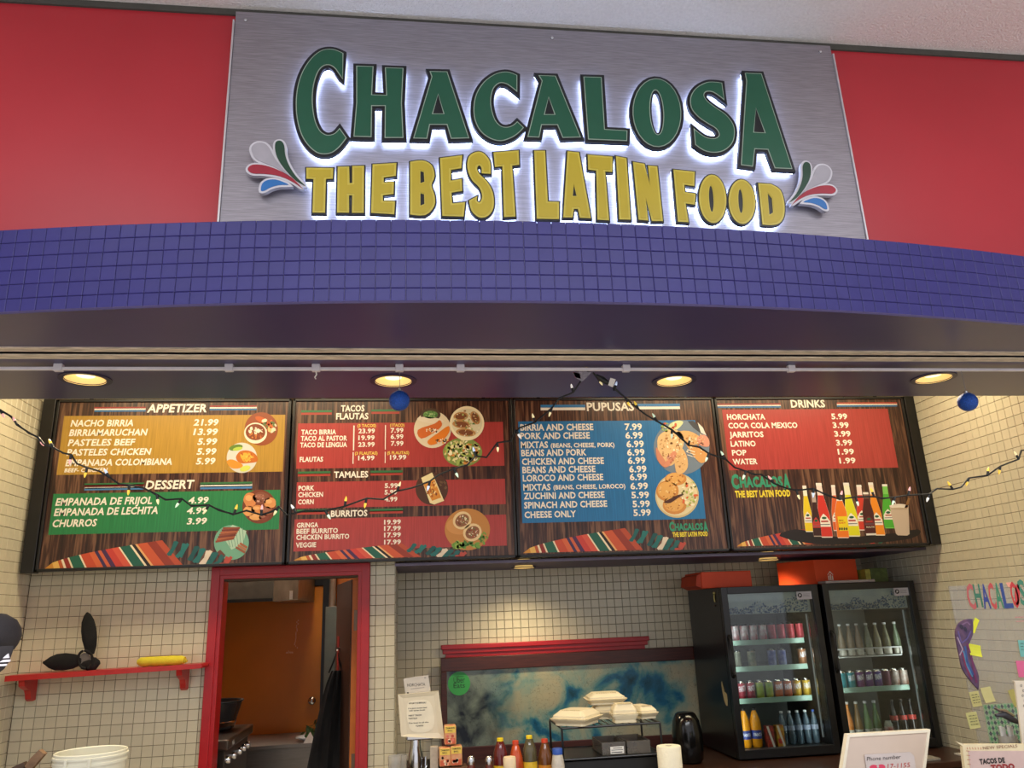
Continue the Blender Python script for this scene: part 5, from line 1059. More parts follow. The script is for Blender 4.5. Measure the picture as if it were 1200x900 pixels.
# candy packs stacked beside the plate
def pack(px0, px1, py0, py1, Y, label, on):
    a, b_ = at(px0, py1, Y=Y), at(px1, py0, Y=Y); t = thing('candy_pack', ((a.x+b_.x)/2, Y, a.z), label, 'packet', 'candy packs beside the plate sign')
    MB().box(a.x, b_.x, Y, Y+.07, a.z, b_.z, bev=.006).build('pack_body', mat('candy_pack_orange', '#c9703c', .45, nscale=22, col2='#e0b080'), t)
    w, h = b_.x-a.x, b_.z-a.z; mb = MB(); mb.box(a.x+.003, b_.x-.003, Y-.0012, Y+.001, a.z+h*.62, b_.z-.003, col='#e3c04e')
    mb.box(a.x+.006, b_.x-.006, Y-.0014, Y+.001, a.z+h*.05, a.z+h*.34, col='#c95a34'); r = random.Random(px0)
    for i in range(7): mb.lathe([(.008, 0), (.008, -.001)], (a.x+w*r.uniform(.2, .8), Y-.0016, a.z+h*r.uniform(.12, .5)), 8, 'y', r.choice(['#b8472c', '#e6a07a', '#d8705a', '#efc8a0']))
    text_on(mb, 'TAMARIN', (a.x+w*.12, Y-.0018, a.z+h*.83), (1, 0, 0), (0, 0, 1), w*.76, h*.09, col='#2a1c14'); text_on(mb, 'BALL', (a.x+w*.28, Y-.0018, a.z+h*.70), (1, 0, 0), (0, 0, 1), w*.42, h*.08, col='#2a1c14'); mb.build('pack_print', print_mat(), t)
pack(515, 528, 876, 899, 4.62, 'candy pack with orange picture, lower left of the three', 0); pack(528.3, 541.5, 874, 898, 4.62, 'candy pack with orange picture, lower right of the three', 0); pack(521, 534.5, 850, 873, 4.63, 'candy pack with yellow top, standing above the other two', 0)
zb_ = at(525, 899, Y=4.62).z; tag(MB().box(.157, .30, 4.6, 4.72, TZ, zb_-.002, bev=.004).build('display_box', mat('brown_card', '#5a3c28', .7)), 'brown cardboard display box under the candy packs', 'box')
tag(MB().box(at(504, 880, Y=4.66).x, min(.154, at(513.5, 880, Y=4.66).x), 4.66, 4.70, TZ, at(505, 875, Y=4.66).z, bev=.004).build('white_carton', mat('white_box', '#b3a590', .6, noise=.15, nscale=30)), 'tall pale carton left of the candy packs', 'carton')
# stacked clear cups
a = at(465, 884, Y=4.62)
t = thing('cup_stack', (a.x, 4.62, TZ), 'stack of clear plastic cups beside the chrome stand', 'cups')
for i in range(2):
    mb = MB(); hz = a.z-TZ-.01*i
    mb.lathe([(.026, 0), (.034, hz*.9), (.036, hz*.9), (.036, hz)], (a.x-.01+i*.03, 4.58+i*.072, TZ+.001), 20, cap=False).build('cup_column', mat('clear_plastic_cup', '#b0aca2', .15, alpha=.55, noise=.1), t, smooth=True)
# chrome stand with the square white plate sign and a card
t = thing('chrome_dispenser', (.0, 4.80, TZ), 'chrome dispenser stand behind the square white plate', 'dispenser')
q = at(487, 880, Y=4.8)
MB().lathe([(.07, 0), (.075, .01), (.035, .05), (.030, .10), (.045, .16), (.038, .24), (.028, q.z-TZ+.03), (.028, q.z-TZ+.10)], (q.x, 4.80, TZ+.001), 28).build('column', M_chrome, t, smooth=True)
MB().box(q.x-.05, q.x+.10, 4.76, 4.84, 1.035, 1.075, bev=.006).build('head', M_chrome, t)
MB().tube([(q.x+.03, 4.8, .93), (q.x+.055, 4.79, .94), (q.x+.06, 4.78, .90), (q.x+.05, 4.77, .87)], .010, 10).build('tap', M_chrome, t, smooth=True)
cP = crop(450, 780, 7.5); YP = 4.70
t = thing('plate_sign', (.05, YP, 1.05), 'square white plate with black handwritten notice on the chrome stand', 'sign')
def PW(l, Y): return [(at(*cP(x, y), Y=Y).x, at(*cP(x, y), Y=Y).z) for x, y in l]
outer = PW([(122, 255), (480, 222), (530, 640), (418, 640), (408, 608), (150, 622)], YP)
bm_ = MB(); bm_.prism([outer[::-1] if parea(outer) < 0 else outer], (0, YP, 0), (1, 0, 0), (0, 0, 1), (0, .012, 0)); bm_.build('plate_body', mat('ivory_ceramic', '#dcd0b2', .35, noise=.02), t)
inn = PW([(165, 285), (440, 262), (478, 590), (205, 600)], YP)
rim = MB(); oo = [outer[0], outer[1], outer[2], outer[5]]
for i in range(4):
    j = (i+1) % 4; rim.add([(oo[i][0], YP-.010, oo[i][1]), (oo[j][0], YP-.010, oo[j][1]), (inn[j][0], YP-.001, inn[j][1]), (inn[i][0], YP-.001, inn[i][1]), (oo[i][0], YP, oo[i][1]), (oo[j][0], YP, oo[j][1])], [(0, 1, 2, 3), (0, 4, 5, 1)])
rim.build('raised_rim', mat('ivory_ceramic'), t, fixn=False)
ov = PW(smooth_loop([(215, 320), (300, 300), (390, 310), (430, 380), (442, 480), (420, 560), (330, 590), (240, 570), (205, 480), (200, 390)], 3), YP)
MB().prism([ov], (0, YP-.003, 0), (1, 0, 0), (0, 0, 1), (0, .002, 0)).build('oval_well', mat('ivory_ceramic_light', '#e6dcc0', .4), t)
p = Print(YP-.0032, cP)
for tx, x0, x1, y, c in (('WHAT IS BIRRIA?', 216, 370, 340, 14), ('it is slow cooked beef', 214, 378, 382, 11), ('with spices broth', 218, 360, 402, 11), ('NEXT TACO?', 216, 330, 446, 12), ('TORTILLA', 214, 292, 472, 12), ('The best in all the', 214, 392, 512, 11), ('TOWN!', 278, 345, 538, 14)): p.text(tx, x0, x1, y, c, '#1c1814', 1, .02)
p.build('handwriting', t)
t = thing('card_sign', (.03, YP+.02, 1.25), 'white card reading horchata tucked behind the square plate', 'sign')
cd = PW(smooth_loop([(188, 250, 1), (172, 130, 1), (185, 112), (375, 86), (390, 100), (412, 240, 1)], 2), YP+.016)
MB().prism([cd], (0, YP+.016, 0), (1, 0, 0), (0, 0, 1), (0, .003, 0)).build('card', mat('white_card', '#c4bcae', .6), t)
p = Print(YP+.0155, cP); p.text('HORCHATA', 204, 362, 186, 28, '#26221e', 1, -.005); p.stroke([(235, 205), (355, 192)], 2, '#26221e', 1); p.ell(210, 239, 8, 6, '#1c1a18', 1); p.ell(362, 107, 8, 6, '#26221e', 1); p.ell(362, 107, 6, 4, '#c4bcae', 2); p.build('handwriting', t)

# ------------------------------------------------------------------ front counter pieces on the right
fc = thing('front_counter', (1.9, 3.1, 0), 'front service counter below the frame at the right', 'counter')
MB().box(1.45, 3.87, 2.75, 3.62, .80, .84, bev=.004).build('countertop', M_ct, fc); MB().box(1.5, 3.85, 2.85, 3.55, 0, .80).build('base', mat('dark_cabinet'), fc)
a, b_ = at(994, 861, Y=3.2), at(1088, 856, Y=3.2)
t = thing('register_display', (1.9, 3.2, .84), 'white back of a point of sale screen with a handwritten phone note', 'screen')
crp = crop(960, 830, 7.5); YR = 3.2
def PR(l, Y=YR): return [(at(*crp(x, y), Y=Y).x, at(*crp(x, y), Y=Y).z) for x, y in l]
sc = PR([(250, 235), (965, 192), (905, 700), (180, 700)])
ml = MB().prism([offset(sc, .0)], (0, YR, 0), (1, 0, 0), (0, 0, 1), (0, .02, 0)); ml.build('screen_back', mat('warm_white_plastic', '#d2bfae', .3, noise=.02), t)
fr_ = MB(); isc = offset(sc, -.008)
if parea(sc) < 0: sc = sc[::-1]
fr_.prism([offset(sc, .003), isc[::-1]], (0, YR-.004, 0), (1, 0, 0), (0, 0, 1), (0, .026, 0)); fr_.build('rim', mat('bright_white_plastic', '#efe6cf', .3), t)
MB().box(1.88, 1.96, YR+.02, YR+.06, .84, 1.08, bev=.004).build('stand', M_white, t)
nt_ = PR([(398, 408), (800, 385), (835, 420), (860, 600), (430, 620)], YR-.006); MB().prism([nt_], (0, YR-.006, 0), (1, 0, 0), (0, 0, 1), (0, .002, 0)).build('paper_note', mat('note_paper', '#cfc3bd', .7), t)
p = Print(YR-.0065, crp); p.text('Phone number', 418, 722, 462, 34, '#1c1a1a', 1, -.005, .2); p.text('17-1155', 600, 805, 530, 40, '#c0403a', 1, 0, .2); p.ell(480, 520, 38, 24, '#d8405e', 1); p.ell(545, 518, 36, 26, '#dc4664', 1); p.ell(515, 512, 10, 12, '#cfc3bd', 2); p.build('handwriting', t)
# specials board
YQ = 2.95; cq = crop(1100, 790, 818/100)
def PQ(l, Y=YQ): return [(at(*cq(x, y), Y=Y).x, at(*cq(x, y), Y=Y).z) for x, y in l]
t = thing('specials_board', (2.25, YQ, .84), 'cream framed specials board with handwritten taco offer at the bottom right', 'sign')
MB().prism([PQ(smooth_loop([(228, 690), (245, 672), (1400, 672, 1), (1400, 1300, 1), (300, 1300, 1)], 2))], (0, YQ, 0), (1, 0, 0), (0, 0, 1), (0, .015, 0)).build('board_frame', mat('cream_frame', '#d8c9a2', .5), t)
MB().prism([PQ([(280, 735), (1350, 735), (1350, 1250), (345, 1250)], YQ)], (0, YQ-.002, 0), (1, 0, 0), (0, 0, 1), (0, .002, 0)).build('writing_surface', mat('pinkish_board', '#c4a9a0', .4), t)
MB().box(2.3, 2.36, YQ+.015, YQ+.10, .842, 1.05, bev=.003).build('stand', M_white, t)
p = Print(YQ-.0025, cq); p.text('TACOS DE', 395, 640, 862, 46, '#17130f', 1, .05); p.text('TODO', 505, 735, 925, 52, '#8f1f1f', 1, .06); p.text('NEW SPECIALS', 425, 760, 722, 28, '#7a4a34', 1, 0)
for i in range(9): p.stroke([(262+i*4, 735+i*42), (296+i*4, 738+i*42)], 5, '#b0604c', 1)
for i in range(6): p.stroke([(270+i*26, 700), (276+i*26, 722)], 5, '#b0604c', 1)
p.build('handwriting', t)
t = thing('standing_menu', (2.66, 3.25, .84), 'white card with scribbled edge cut off at the right frame side', 'sign')
YU = 3.25
MB().prism([[(at(*cq(x, y), Y=YU).x, at(*cq(x, y), Y=YU).z) for x, y in smooth_loop([(735, 85), (760, 65), (1200, 65, 1), (1200, 900, 1), (830, 900, 1), (760, 300)], 2)]], (0, YU, 0), (1, 0, 0), (0, 0, 1), (0, .008, 0)).build('card', mat('cream_card', '#dccfb8', .5), t)
MB().box(2.66, 2.70, YU+.008, YU+.06, .842, 1.1).build('stand', M_white, t)
p = Print(YU-.001, cq)
for i in range(7): p.ell(790+(i % 2)*14+i*7, 110+i*48, 9, 12, '#5a5048', 1); p.ell(790+(i % 2)*14+i*7, 110+i*48, 5, 7, '#dccfb8', 2)
p.build('doodle', t)
# clear shield with drawn letters
YG = 3.45
g0 = at(1112, 687, Y=YG); sx1 = XR-.03
t = thing('acrylic_shield', ((g0.x+sx1)/2, YG, .84), 'clear acrylic counter shield with hand drawn coloured letters', 'shield')
m_ = bpy.data.materials.new('smoky_acrylic'); m_.use_nodes = True; b__ = m_.node_tree.nodes['Principled BSDF']; b__.inputs['Base Color'].default_value = (.35, .36, .38, 1); b__.inputs['Roughness'].default_value = .08; b__.inputs['Alpha'].default_value = .17
MB().box(g0.x, sx1, YG, YG+.006, .842, g0.z).build('clear_sheet', m_, t)
ch = crop(1080, 640, 5.625); p = Print(YG-.001, ch)
for l, x0, x1, y0_, y1_, c in (('C', 315, 365, 412, 255, '#b0504c'), ('H', 362, 408, 400, 255, '#2f6a4e'), ('A', 412, 460, 408, 255, '#26347c'), ('C', 460, 500, 410, 248, '#b8403c'), ('A', 500, 545, 405, 248, '#2c7a54'), ('L', 545, 608, 405, 248, '#233c7a'), ('O', 605, 655, 402, 240, '#c02c28'), ('S', 655, 705, 385, 228, '#3a7a5c'), ('A', 710, 760, 385, 228, '#26347c')):
    p.text(l, x0, x1, y0_, y0_-y1_, c, 1, .025)
p.poly([(555, 240), (600, 238), (602, 275), (570, 270)], '#e39a80', 0); p.ell(630, 320, 17, 70, '#c02c28', 1); p.build('drawn_letters', t)
def note(px, w, h, col, label, rot=0, curl=0, lines=0):
    q = at(*px, Y=YG-.003); mb = MB(); n = 4; vs = []
    for i in range(n+1):
        for j in (0, 1):
            u, v = (j-.5)*w, (.5-i/n)*h; d = -.004-curl*(i/n)**2; vs.append((q.x+u*math.cos(rot)-v*math.sin(rot), YG+d, q.z+u*math.sin(rot)+v*math.cos(rot)))
    k_ = len(vs); vs += [(x, y+.001, z) for x, y, z in vs]; fs = []
    for i in range(n): fs += [(2*i, 2*i+1, 2*i+3, 2*i+2), (k_+2*i, k_+2*i+2, k_+2*i+3, k_+2*i+1), (2*i, 2*i+2, k_+2*i+2, k_+2*i), (2*i+1, k_+2*i+1, k_+2*i+3, 2*i+3)]
    fs += [(0, k_, k_+1, 1), (2*n, 2*n+1, k_+2*n+1, k_+2*n)]
    t = thing('sticky_note', (q.x, YG-.003, q.z-h/2), label, 'note', 'sticky notes on the shield')
    mb.add(vs, fs).build('paper', mat('note_'+col.strip('#'), col, .7), t)
    if lines:
        mb = MB(); r = random.Random(px[0])
        for i in range(lines):
            x = -w*.36
            while x < w*.3:
                l_ = r.uniform(.006, .014); u0, u1, v = x, min(x+l_, w*.36), h*.30-i*h*.18; c_, s_ = math.cos(rot), math.sin(rot); e = .0012
                mb.add([(q.x+u*c_-vv*s_, YG-.0055-curl, q.z+u*s_+vv*c_) for u, vv in ((u0, v-e), (u1, v-e), (u1, v+e), (u0, v+e))], [(0, 1, 2, 3)], '#3a3428'); x += l_+.004
        mb.build('scribble', print_mat(), t, fixn=False)
note((1142, 733), .022, .07, '#d9d92c', 'thin bright yellow tab pointing up beside the feather pouch', R(-35), .004)
note((1142, 762), .058, .050, '#cfcf34', 'bright yellow note curling over the feather pouch', R(-12), .012)
note((1143, 819), .046, .062, '#c4bb78', 'dull yellow note with dark handwriting below the pouch', R(5), .002, 4)
note((1157, 814), .050, .062, '#c9c080', 'pale yellow note with a folded corner right of the written one', R(6), .008)
note((1140, 844), .052, .066, '#c6c07c', 'pale yellow note lowest on the shield', R(4), .004, 4)
note((1200, 760), .050, .072, '#6fb0a4', 'teal note at the right frame edge', R(-4), .002, 3)
note((1199, 784), .060, .070, '#d8648c', 'pink note at the right frame edge under the teal one', R(-3), .002)
note((1188, 818), .030, .072, '#b3a95c', 'olive yellow note half hidden behind the white card', R(12), .004)
q = at(1190, 724, Y=YG-.002); mb = MB(); r = random.Random(2)
for i in range(2):
    x = 0
    while x < .08: l_ = r.uniform(.006, .014); mb.box(q.x+x, q.x+x+l_, YG-.0012, YG-.0002, q.z-.018*i, q.z-.018*i+.004, col='#c07a7a'); x += l_+.004
mb.build('red_scribble', print_mat(), t)
# feather shaped pouch on the shield
t = thing('feather_pouch', (at(1133, 765, Y=YG).x, YG-.01, at(1133, 808, Y=YG).z), 'purple and blue feather shaped knotted pouch on the shield', 'pouch')
def PF(l, Y=YG-.004): return [(at(*ch(x, y), Y=Y).x, at(*ch(x, y), Y=Y).z) for x, y in l]
fo = PF(smooth_loop([(328, 480, 1), (290, 482), (245, 505), (220, 560), (228, 640), (245, 720), (265, 810), (320, 890), (370, 945, 1), (372, 860), (345, 780), (318, 720), (300, 670), (330, 590), (335, 520)], 3))
MB().prism([fo], (0, YG-.010, 0), (1, 0, 0), (0, 0, 1), (0, .008, 0)).build('fabric', mat('purple_fabric', '#3a2c50', .7, noise=.2, nscale=30, col2='#6a4a60'), t)
p = Print(YG-.0108, ch); 
for l, w, c in (([(300, 640), (330, 740), (350, 840), (362, 900)], 12, '#6a2050'), ([(268, 700), (290, 790), (330, 880)], 11, '#7a2448'), ([(285, 660), (300, 760), (340, 850)], 13, '#2a4a80'), ([(275, 690), (300, 790), (335, 860)], 9, '#4a7a9c'), ([(240, 560), (262, 640), (300, 610), (325, 560)], 9, '#5a4a80'), ([(235, 600), (270, 680), (250, 720)], 8, '#a08a9a'), ([(260, 520), (300, 500), (320, 520)], 8, '#7a5a78')): p.stroke(l, w, c, 1)
p.ell(262, 532, 12, 18, '#2a1c34', 2, -.5); p.ell(288, 548, 9, 16, '#1f1630', 2, -.4); p.build('fabric_pattern', t)
# green checked sheet with a cup holder
YK = 3.55; t = thing('checked_sheet', (at(1180, 850, Y=YK).x, YK, .84), 'green and white harlequin checked sheet behind the specials board', 'paper')
k0, k1 = at(1152, 826, Y=YK), at(1230, 876, Y=YK)
MB().box(k0.x, k1.x+.02, YK, YK+.004, .842, k0.z).build('sheet', mat('sheet_white', '#a8c88c', .6), t)
mb = MB(); sx_ = .0165; sz_ = .022
for i in range(int((k1.x-k0.x)/sx_)):
    for j in range(int((k0.z-.95)/sz_)):
        cx = k0.x+.01+i*sx_; cz = k0.z-.012-j*sz_; c = '#141f14' if (i+j) % 2 else '#3fae4a'
        mb.add([(cx-sx_*.5, YK-.0006, cz), (cx, YK-.0006, cz-sz_*.5), (cx+sx_*.5, YK-.0006, cz), (cx, YK-.0006, cz+sz_*.5)], [(0, 1, 2, 3)], c)
stuff(mb.build('check_print', print_mat(), t, fixn=False))
t = thing('straw_cup', (at(1180, 860, Y=3.36).x, 3.36, .842), 'clear cup holding white straws and cutlery before the checked sheet', 'cup')
cx = at(1180, 860, Y=3.36).x; zt_ = at(1180, 850, Y=3.36).z
MB().lathe([(.030, 0), (.036, zt_-.842-.04), (.038, zt_-.842-.04), (.032, 0)], (cx, 3.36, .843), 20, cap=False).build('cup', mat('clear_plastic_cup'), t, smooth=True)
for i in range(6): MB().tube([(cx-.02+.008*i, 3.36+.006*(i % 3), .85), (cx-.032+.0125*i, 3.35+.008*(i % 3), zt_-.004*(i % 3))], .006, 8).build('straw', mat('white_straw', '#c9c9c4', .4), t, smooth=True)
t = thing('hair_claw', (cx, 3.30, zt_), 'dark grey plastic clip lying on top of the white straws', 'clip')
MB().tube([tuple(at(*cq(x, y), Y=3.31)) for x, y in ((545, 395), (620, 385), (700, 430), (785, 470))], [.006, .014, .014, .008], 10).build('clip_body', mat('dark_grey_clip', '#3a3a40', .3), t, smooth=True)
MB().tube([tuple(at(*cq(x, y), Y=3.30)) for x, y in ((530, 320), (570, 345), (640, 350), (720, 400))], .006, 8).build('clip_spring', M_chrome, t, smooth=True)
# clutter on the counter behind the register
for i, (px, py, w, d, c, lb) in enumerate(((1135, 868, .16, .10, '#c4bdb0', 'pale papers on the counter right of the fridge'), (1120, 888, .18, .08, '#8a8478', 'grey papers on the counter behind the register'))):
    q = at(px, py, Z=CZ+.01)
    if q.x+w/2 > XR-.01: q.x = XR-.02-w/2
    tag(MB().box(q.x-w/2, q.x+w/2, 5.35+i*-.02-.0+i*0, 5.35+d, CZ+.0005+i*.0, CZ+.012, bev=.002).build('paper_stack', mat('papers'+str(i), c, .8, noise=.2, nscale=40)), lb, 'papers') if i == 0 else tag(MB().box(3.3, 3.5, 5.30, 5.42, CZ+.0005, CZ+.015, bev=.002).build('paper_stack', mat('papers'+str(i), c, .8, noise=.2, nscale=40)), lb, 'papers')

# ------------------------------------------------------------------ left foreground: bucket, wood scraps, person with cap
BZ = .90
t = thing('side_counter', (-1.5, 3.65, 0), 'wooden side counter below the frame at the left', 'counter')
MB().box(-2.3, -.95, 3.4, 3.95, BZ-.04, BZ, bev=.004).build('countertop', M_ct, t); MB().box(-2.25, -1.0, 3.45, 3.9, 0, BZ-.04).build('base', mat('dark_cabinet'), t)
t = thing('plastic_bucket', (-1.31, 3.70, BZ), 'white plastic bucket with ribbed rim at the bottom left', 'bucket')
bz = at(99, 884, Y=3.6).z-BZ; M_bk = mat('bucket_plastic', '#dcd8c2', .4, noise=.02)
MB().lathe([(.115, 0), (.122, .006), (.135, bz-.045), (.139, bz-.045), (.139, bz-.036), (.136, bz-.034), (.136, bz-.022), (.141, bz-.022), (.141, bz-.014), (.136, bz-.012), (.137, bz-.003), (.134, bz), (.130, bz-.003), (.118, .01), (.001, .006)], (-1.31, 3.70, BZ+.001), 48).build('bucket_body', M_bk, t, smooth=True)
for a_ in (-1.9, -1.25): MB().box(-1.31+.139*math.cos(a_)-.006, -1.31+.139*math.cos(a_)+.006, 3.70+.139*math.sin(a_)-.006, 3.70+.139*math.sin(a_)+.003, BZ+bz-.06, BZ+bz-.012, bev=.002).build('rim_lug', M_bk, t)
q = at(44, 891, Y=3.6)
for i, (dx, dz, l_, a_, lb) in enumerate(((-.02, -.01, .10, .9, 'brown wooden clothes peg leaning up left of the bucket'), (-.09, -.04, .10, .5, 'darker brown wooden peg at the far bottom left'))):
    c_ = Vector((q.x+dx, 3.6, q.z+dz)); d_ = Vector((math.cos(a_), 0, math.sin(a_))); n_ = Vector((-d_.z, 0, d_.x))
    tag(MB().prism([[(-l_/2, -.014), (l_/2, -.014), (l_/2, .014), (l_*.1, .018), (-l_/2, .012)]], c_, d_, n_, (0, .03, 0)).build('wooden_peg', mat('brown_wood'+str(i), ('#7a5c40', '#4a3524')[i], .7, noise=.3, nscale=30)), lb, 'peg')
tag(MB().box(q.x-.20, q.x+.02, 3.56, 3.72, BZ, q.z-.045, bev=.006).build('kraft_box', mat('kraft_card', '#7a6248', .8)), 'brown kraft box under the wooden pegs', 'box')
# person
PX, PY = -1.13, 2.33
t = thing('person', (PX, PY, 0), 'person in a black baseball cap at the left frame edge, mostly out of view', 'person')
def skin_obj(name, V, E, Rr, m_, parent, sub=2):
    me = bpy.data.meshes.new(name); o0 = wloc(parent); me.from_pydata([Vector(v)-o0 for v in V], E, []); o = bpy.data.objects.new(name, me); COL.objects.link(o); o.parent = parent
    md = o.modifiers.new('skin', 'SKIN'); md.use_smooth_shade = True; sv = me.skin_vertices[0].data if me.skin_vertices else None
    if sv is None:
        bm = bmesh.new(); bm.from_mesh(me); lay = bm.verts.layers.skin.verify(); bm.to_mesh(me); bm.free(); sv = me.skin_vertices[0].data
    for i, r_ in enumerate(Rr): sv[i].radius = (r_ if isinstance(r_, tuple) else (r_, r_)); sv[i].use_root = (i == 0)
    s_ = o.modifiers.new('sub', 'SUBSURF'); s_.levels = s_.render_levels = sub; me.materials.append(m_); return o
Mskin = mat('skin', '#9a6a4c', .55, noise=.05); Mshirt = mat('dark_grey_shirt', '#26262a', .85, noise=.1); Mpant = mat('dark_trousers', '#1a1c22', .85, noise=.1)
x, y = PX, PY; bx = x-.42
V = [(bx-.10, y, .95), (bx-.06, y, 1.13), (bx, y, 1.30), (bx+.08, y, 1.40), (x-.20, y-.005, 1.47), (x-.09, y-.01, 1.53), (bx-.20, y, .90), (bx-.22, y-.01, .50), (bx-.22, y+.02, .10), (bx-.01, y, .90), (bx+.02, y-.01, .50), (bx+.03, y+.02, .10), (bx-.10, y, 1.41), (bx-.20, y+.01, 1.15), (bx-.24, y-.06, .92), (bx+.18, y, 1.35), (bx+.22, y+.01, 1.08), (bx+.20, y-.06, .86), (bx-.22, y-.12, .05), (bx+.03, y-.12, .05)]
E_ = [(0, 1), (1, 2), (2, 3), (3, 4), (4, 5), (0, 6), (6, 7), (7, 8), (0, 9), (9, 10), (10, 11), (3, 12), (12, 13), (13, 14), (3, 15), (15, 16), (16, 17), (8, 18), (11, 19)]
Rr = [(.14, .11), (.13, .10), (.15, .11), (.11, .09), .055, .050, .085, .06, .045, .085, .06, .045, .06, .045, .035, .06, .045, .035, .04, .04]
skin_obj('body', V, E_, Rr, Mshirt, t)
def hand(cx, cy, cz, sgn_):
    V = [(cx, cy, cz), (cx, cy-.02, cz-.05)]; E_ = [(0, 1)]; Rr = [.024, (.034, .018)]
    for i in range(4):
        o_ = (i-1.5)*.018; L_ = (.060, .072, .068, .054)[i]; k_ = len(V); V += [(cx+o_, cy-.025, cz-.085), (cx+o_, cy-.03, cz-.085-L_*.5), (cx+o_, cy-.018, cz-.085-L_)]; E_ += [(1, k_), (k_, k_+1), (k_+1, k_+2)]; Rr += [.009, .008, .007]
    k_ = len(V); V += [(cx-sgn_*.035, cy-.035, cz-.055), (cx-sgn_*.045, cy-.045, cz-.085)]; E_ += [(1, k_), (k_, k_+1)]; Rr += [.010, .008]
    skin_obj('hand', V, E_, Rr, Mskin, t, 1)
hand(bx-.24, y-.07, .89, -1); hand(bx+.20, y-.07, .83, 1)
x = x-.045
# head: lathe egg with nose, ears, eyes, mouth
hz = 1.575
hd_ = MB(); hd_.lathe([(.012, -.118), (.040, -.112), (.058, -.085), (.070, -.045), (.077, 0), (.079, .04), (.072, .08), (.045, .112), (.005, .122)], (x, y, hz), 28, sy=1.18)
hd_.v = [(vx, vy-(.018 if vy < y and vz < hz-.05 else 0), vz) for vx, vy, vz in hd_.v]
hd_.build('head', Mskin, t, smooth=True)
MB().tube([(x, y-.088, hz+.01), (x, y-.102, hz-.015), (x, y-.110, hz-.032), (x, y-.094, hz-.040)], [.006, .009, .012, .008], 10).build('nose', Mskin, t, smooth=True)
for s_ in (-1, 1):
    MB().lathe([(.001, -.03), (.012, -.02), (.016, .0), (.014, .02), (.001, .03)], (x+s_*.079, y+.005, hz-.01), 12, sx=.5).build('ear', Mskin, t, smooth=True)
    e_ = MB().lathe([(.001, -.010), (.008, -.006), (.011, 0), (.008, .006), (.001, .010)], (x+s_*.030, y-.082, hz+.008), 12).build('eye', mat('eye_white', '#d9d4cc', .2), t, smooth=True)
    MB().lathe([(.001, -.004), (.005, 0), (.001, .004)], (x+s_*.030, y-.0915, hz+.008), 10).build('pupil', M_black, e_, smooth=True)
MB().tube([(x-.022, y-.098, hz-.066), (x, y-.106, hz-.064), (x+.022, y-.098, hz-.066)], [.003, .006, .003], 8).build('mouth', mat('lips', '#7a3c34', .5), t, smooth=True)
MB().lathe([(.080, -.05), (.083, 0), (.083, .05), (.07, .09), (.04, .115), (.005, .122)], (x, y+.008, hz), 28, sy=1.15, cap=False).build('hair', mat('black_hair', '#120e0c', .7), t, smooth=True)
# baseball cap
XC, YC = -1.152, PY+.01
cp = thing('baseball_cap', (XC, YC, 1.645), 'black baseball cap with a small white mark, at the left frame edge', 'cap')
Mcap = mat('black_cap_cloth', '#2e2a2c', .8, noise=.12, bump=.15, bscale=200)
MB().lathe([(.090, 0), (.098, .015), (.104, .035), (.101, .056), (.088, .078), (.062, .094), (.02, .101), (.001, .1015)], (XC, YC, 1.643), 40, sy=1.12, cap=False).build('crown', Mcap, cp, smooth=True)
MB().lathe([(.009, 0), (.007, .004), (.001, .006)], (XC, YC, 1.7445), 12).build('top_button', Mcap, cp, smooth=True)
for a_ in (0, 1.05, 2.09): MB().tube([(XC+.1045*math.cos(a_)*math.sin(b_), YC+.118*math.sin(a_)*math.sin(b_), 1.675+.0705*math.cos(b_)) for b_ in [-1.5+3*i/16 for i in range(17)]], .0012, 5).build('seam', Mcap, cp)
vs = []; fs = []; n = 18; mR = 6
for j in range(mR+1):
    k_ = j/mR; wv = .100*math.sqrt(max(0, 1-(k_*.95)**4))
    for i in range(n+1):
        u_ = -1+2*i/n; vs.append((XC+.020+wv*u_, YC-.098*math.sqrt(max(0, 1-u_*u_*.75))-.055*k_*(1-u_*u_*.5), 1.655-.080*k_))
for j in range(mR):
    for i in range(n): a_ = j*(n+1)+i; fs.append((a_, a_+1, a_+n+2, a_+n+1))
nb = len(vs); vs += [(a_, b_+.004, c_-.003) for a_, b_, c_ in vs]; fs += [tuple(nb+q for q in reversed(f_)) for f_ in fs]
MB().add(vs, fs).build('visor', Mcap, cp, smooth=True)
p = MB()
for pts in ([(0, 0), (.022, .0), (.022, .006), (.006, .006)], [(.004, .010), (.018, .010), (.012, .022)], [(-.004, -.010), (.018, -.010), (.018, -.005), (-.002, -.005)]):
    p.prism([pts], (at(1, 776, Y=YC-.142).x, YC-.146, at(1, 776, Y=YC-.142).z), (.95, .3, 0), (0, .45, .9), (0, -.004, 0), '#d9d4d8')
p.build('white_mark', print_mat(), cp)

# ------------------------------------------------------------------ ornaments and light string
M_orn = mat('blue_glitter', '#1250b0', .28, .3, noise=.5, nscale=260, bump=.5, bscale=300)
for px, py, nm in ((468, 469.5, 'blue glitter ball ornament hanging in front of the taco board heading'), (1134, 471, 'blue glitter ball ornament hanging near the right tiled wall')):
    q = at(px, py, Y=yr); t = thing('ball_ornament', tuple(q), nm, 'ornament', 'blue ornaments on the rail'); r_ = .0465
    MB().lathe([(r_*math.sin(math.pi*i/16) if 0 < i < 16 else .0005, -r_*math.cos(math.pi*i/16)) for i in range(17)], q, 32, cap=False).build('ball', M_orn, t, smooth=True)
    MB().lathe([(.010, r_-.002), (.010, r_+.008), (.006, r_+.010), (.001, r_+.010)], q, 14).build('metal_cap', M_chrome, t, smooth=True)
    MB().tube([(q.x, q.y, q.z+r_+.01), (q.x+.002, q.y, q.z+r_+.03), (q.x, q.y, ZH-.04)], .0014, 6).build('hanging_thread', mat('silver_thread', '#8a8a90', .4, .5), t)
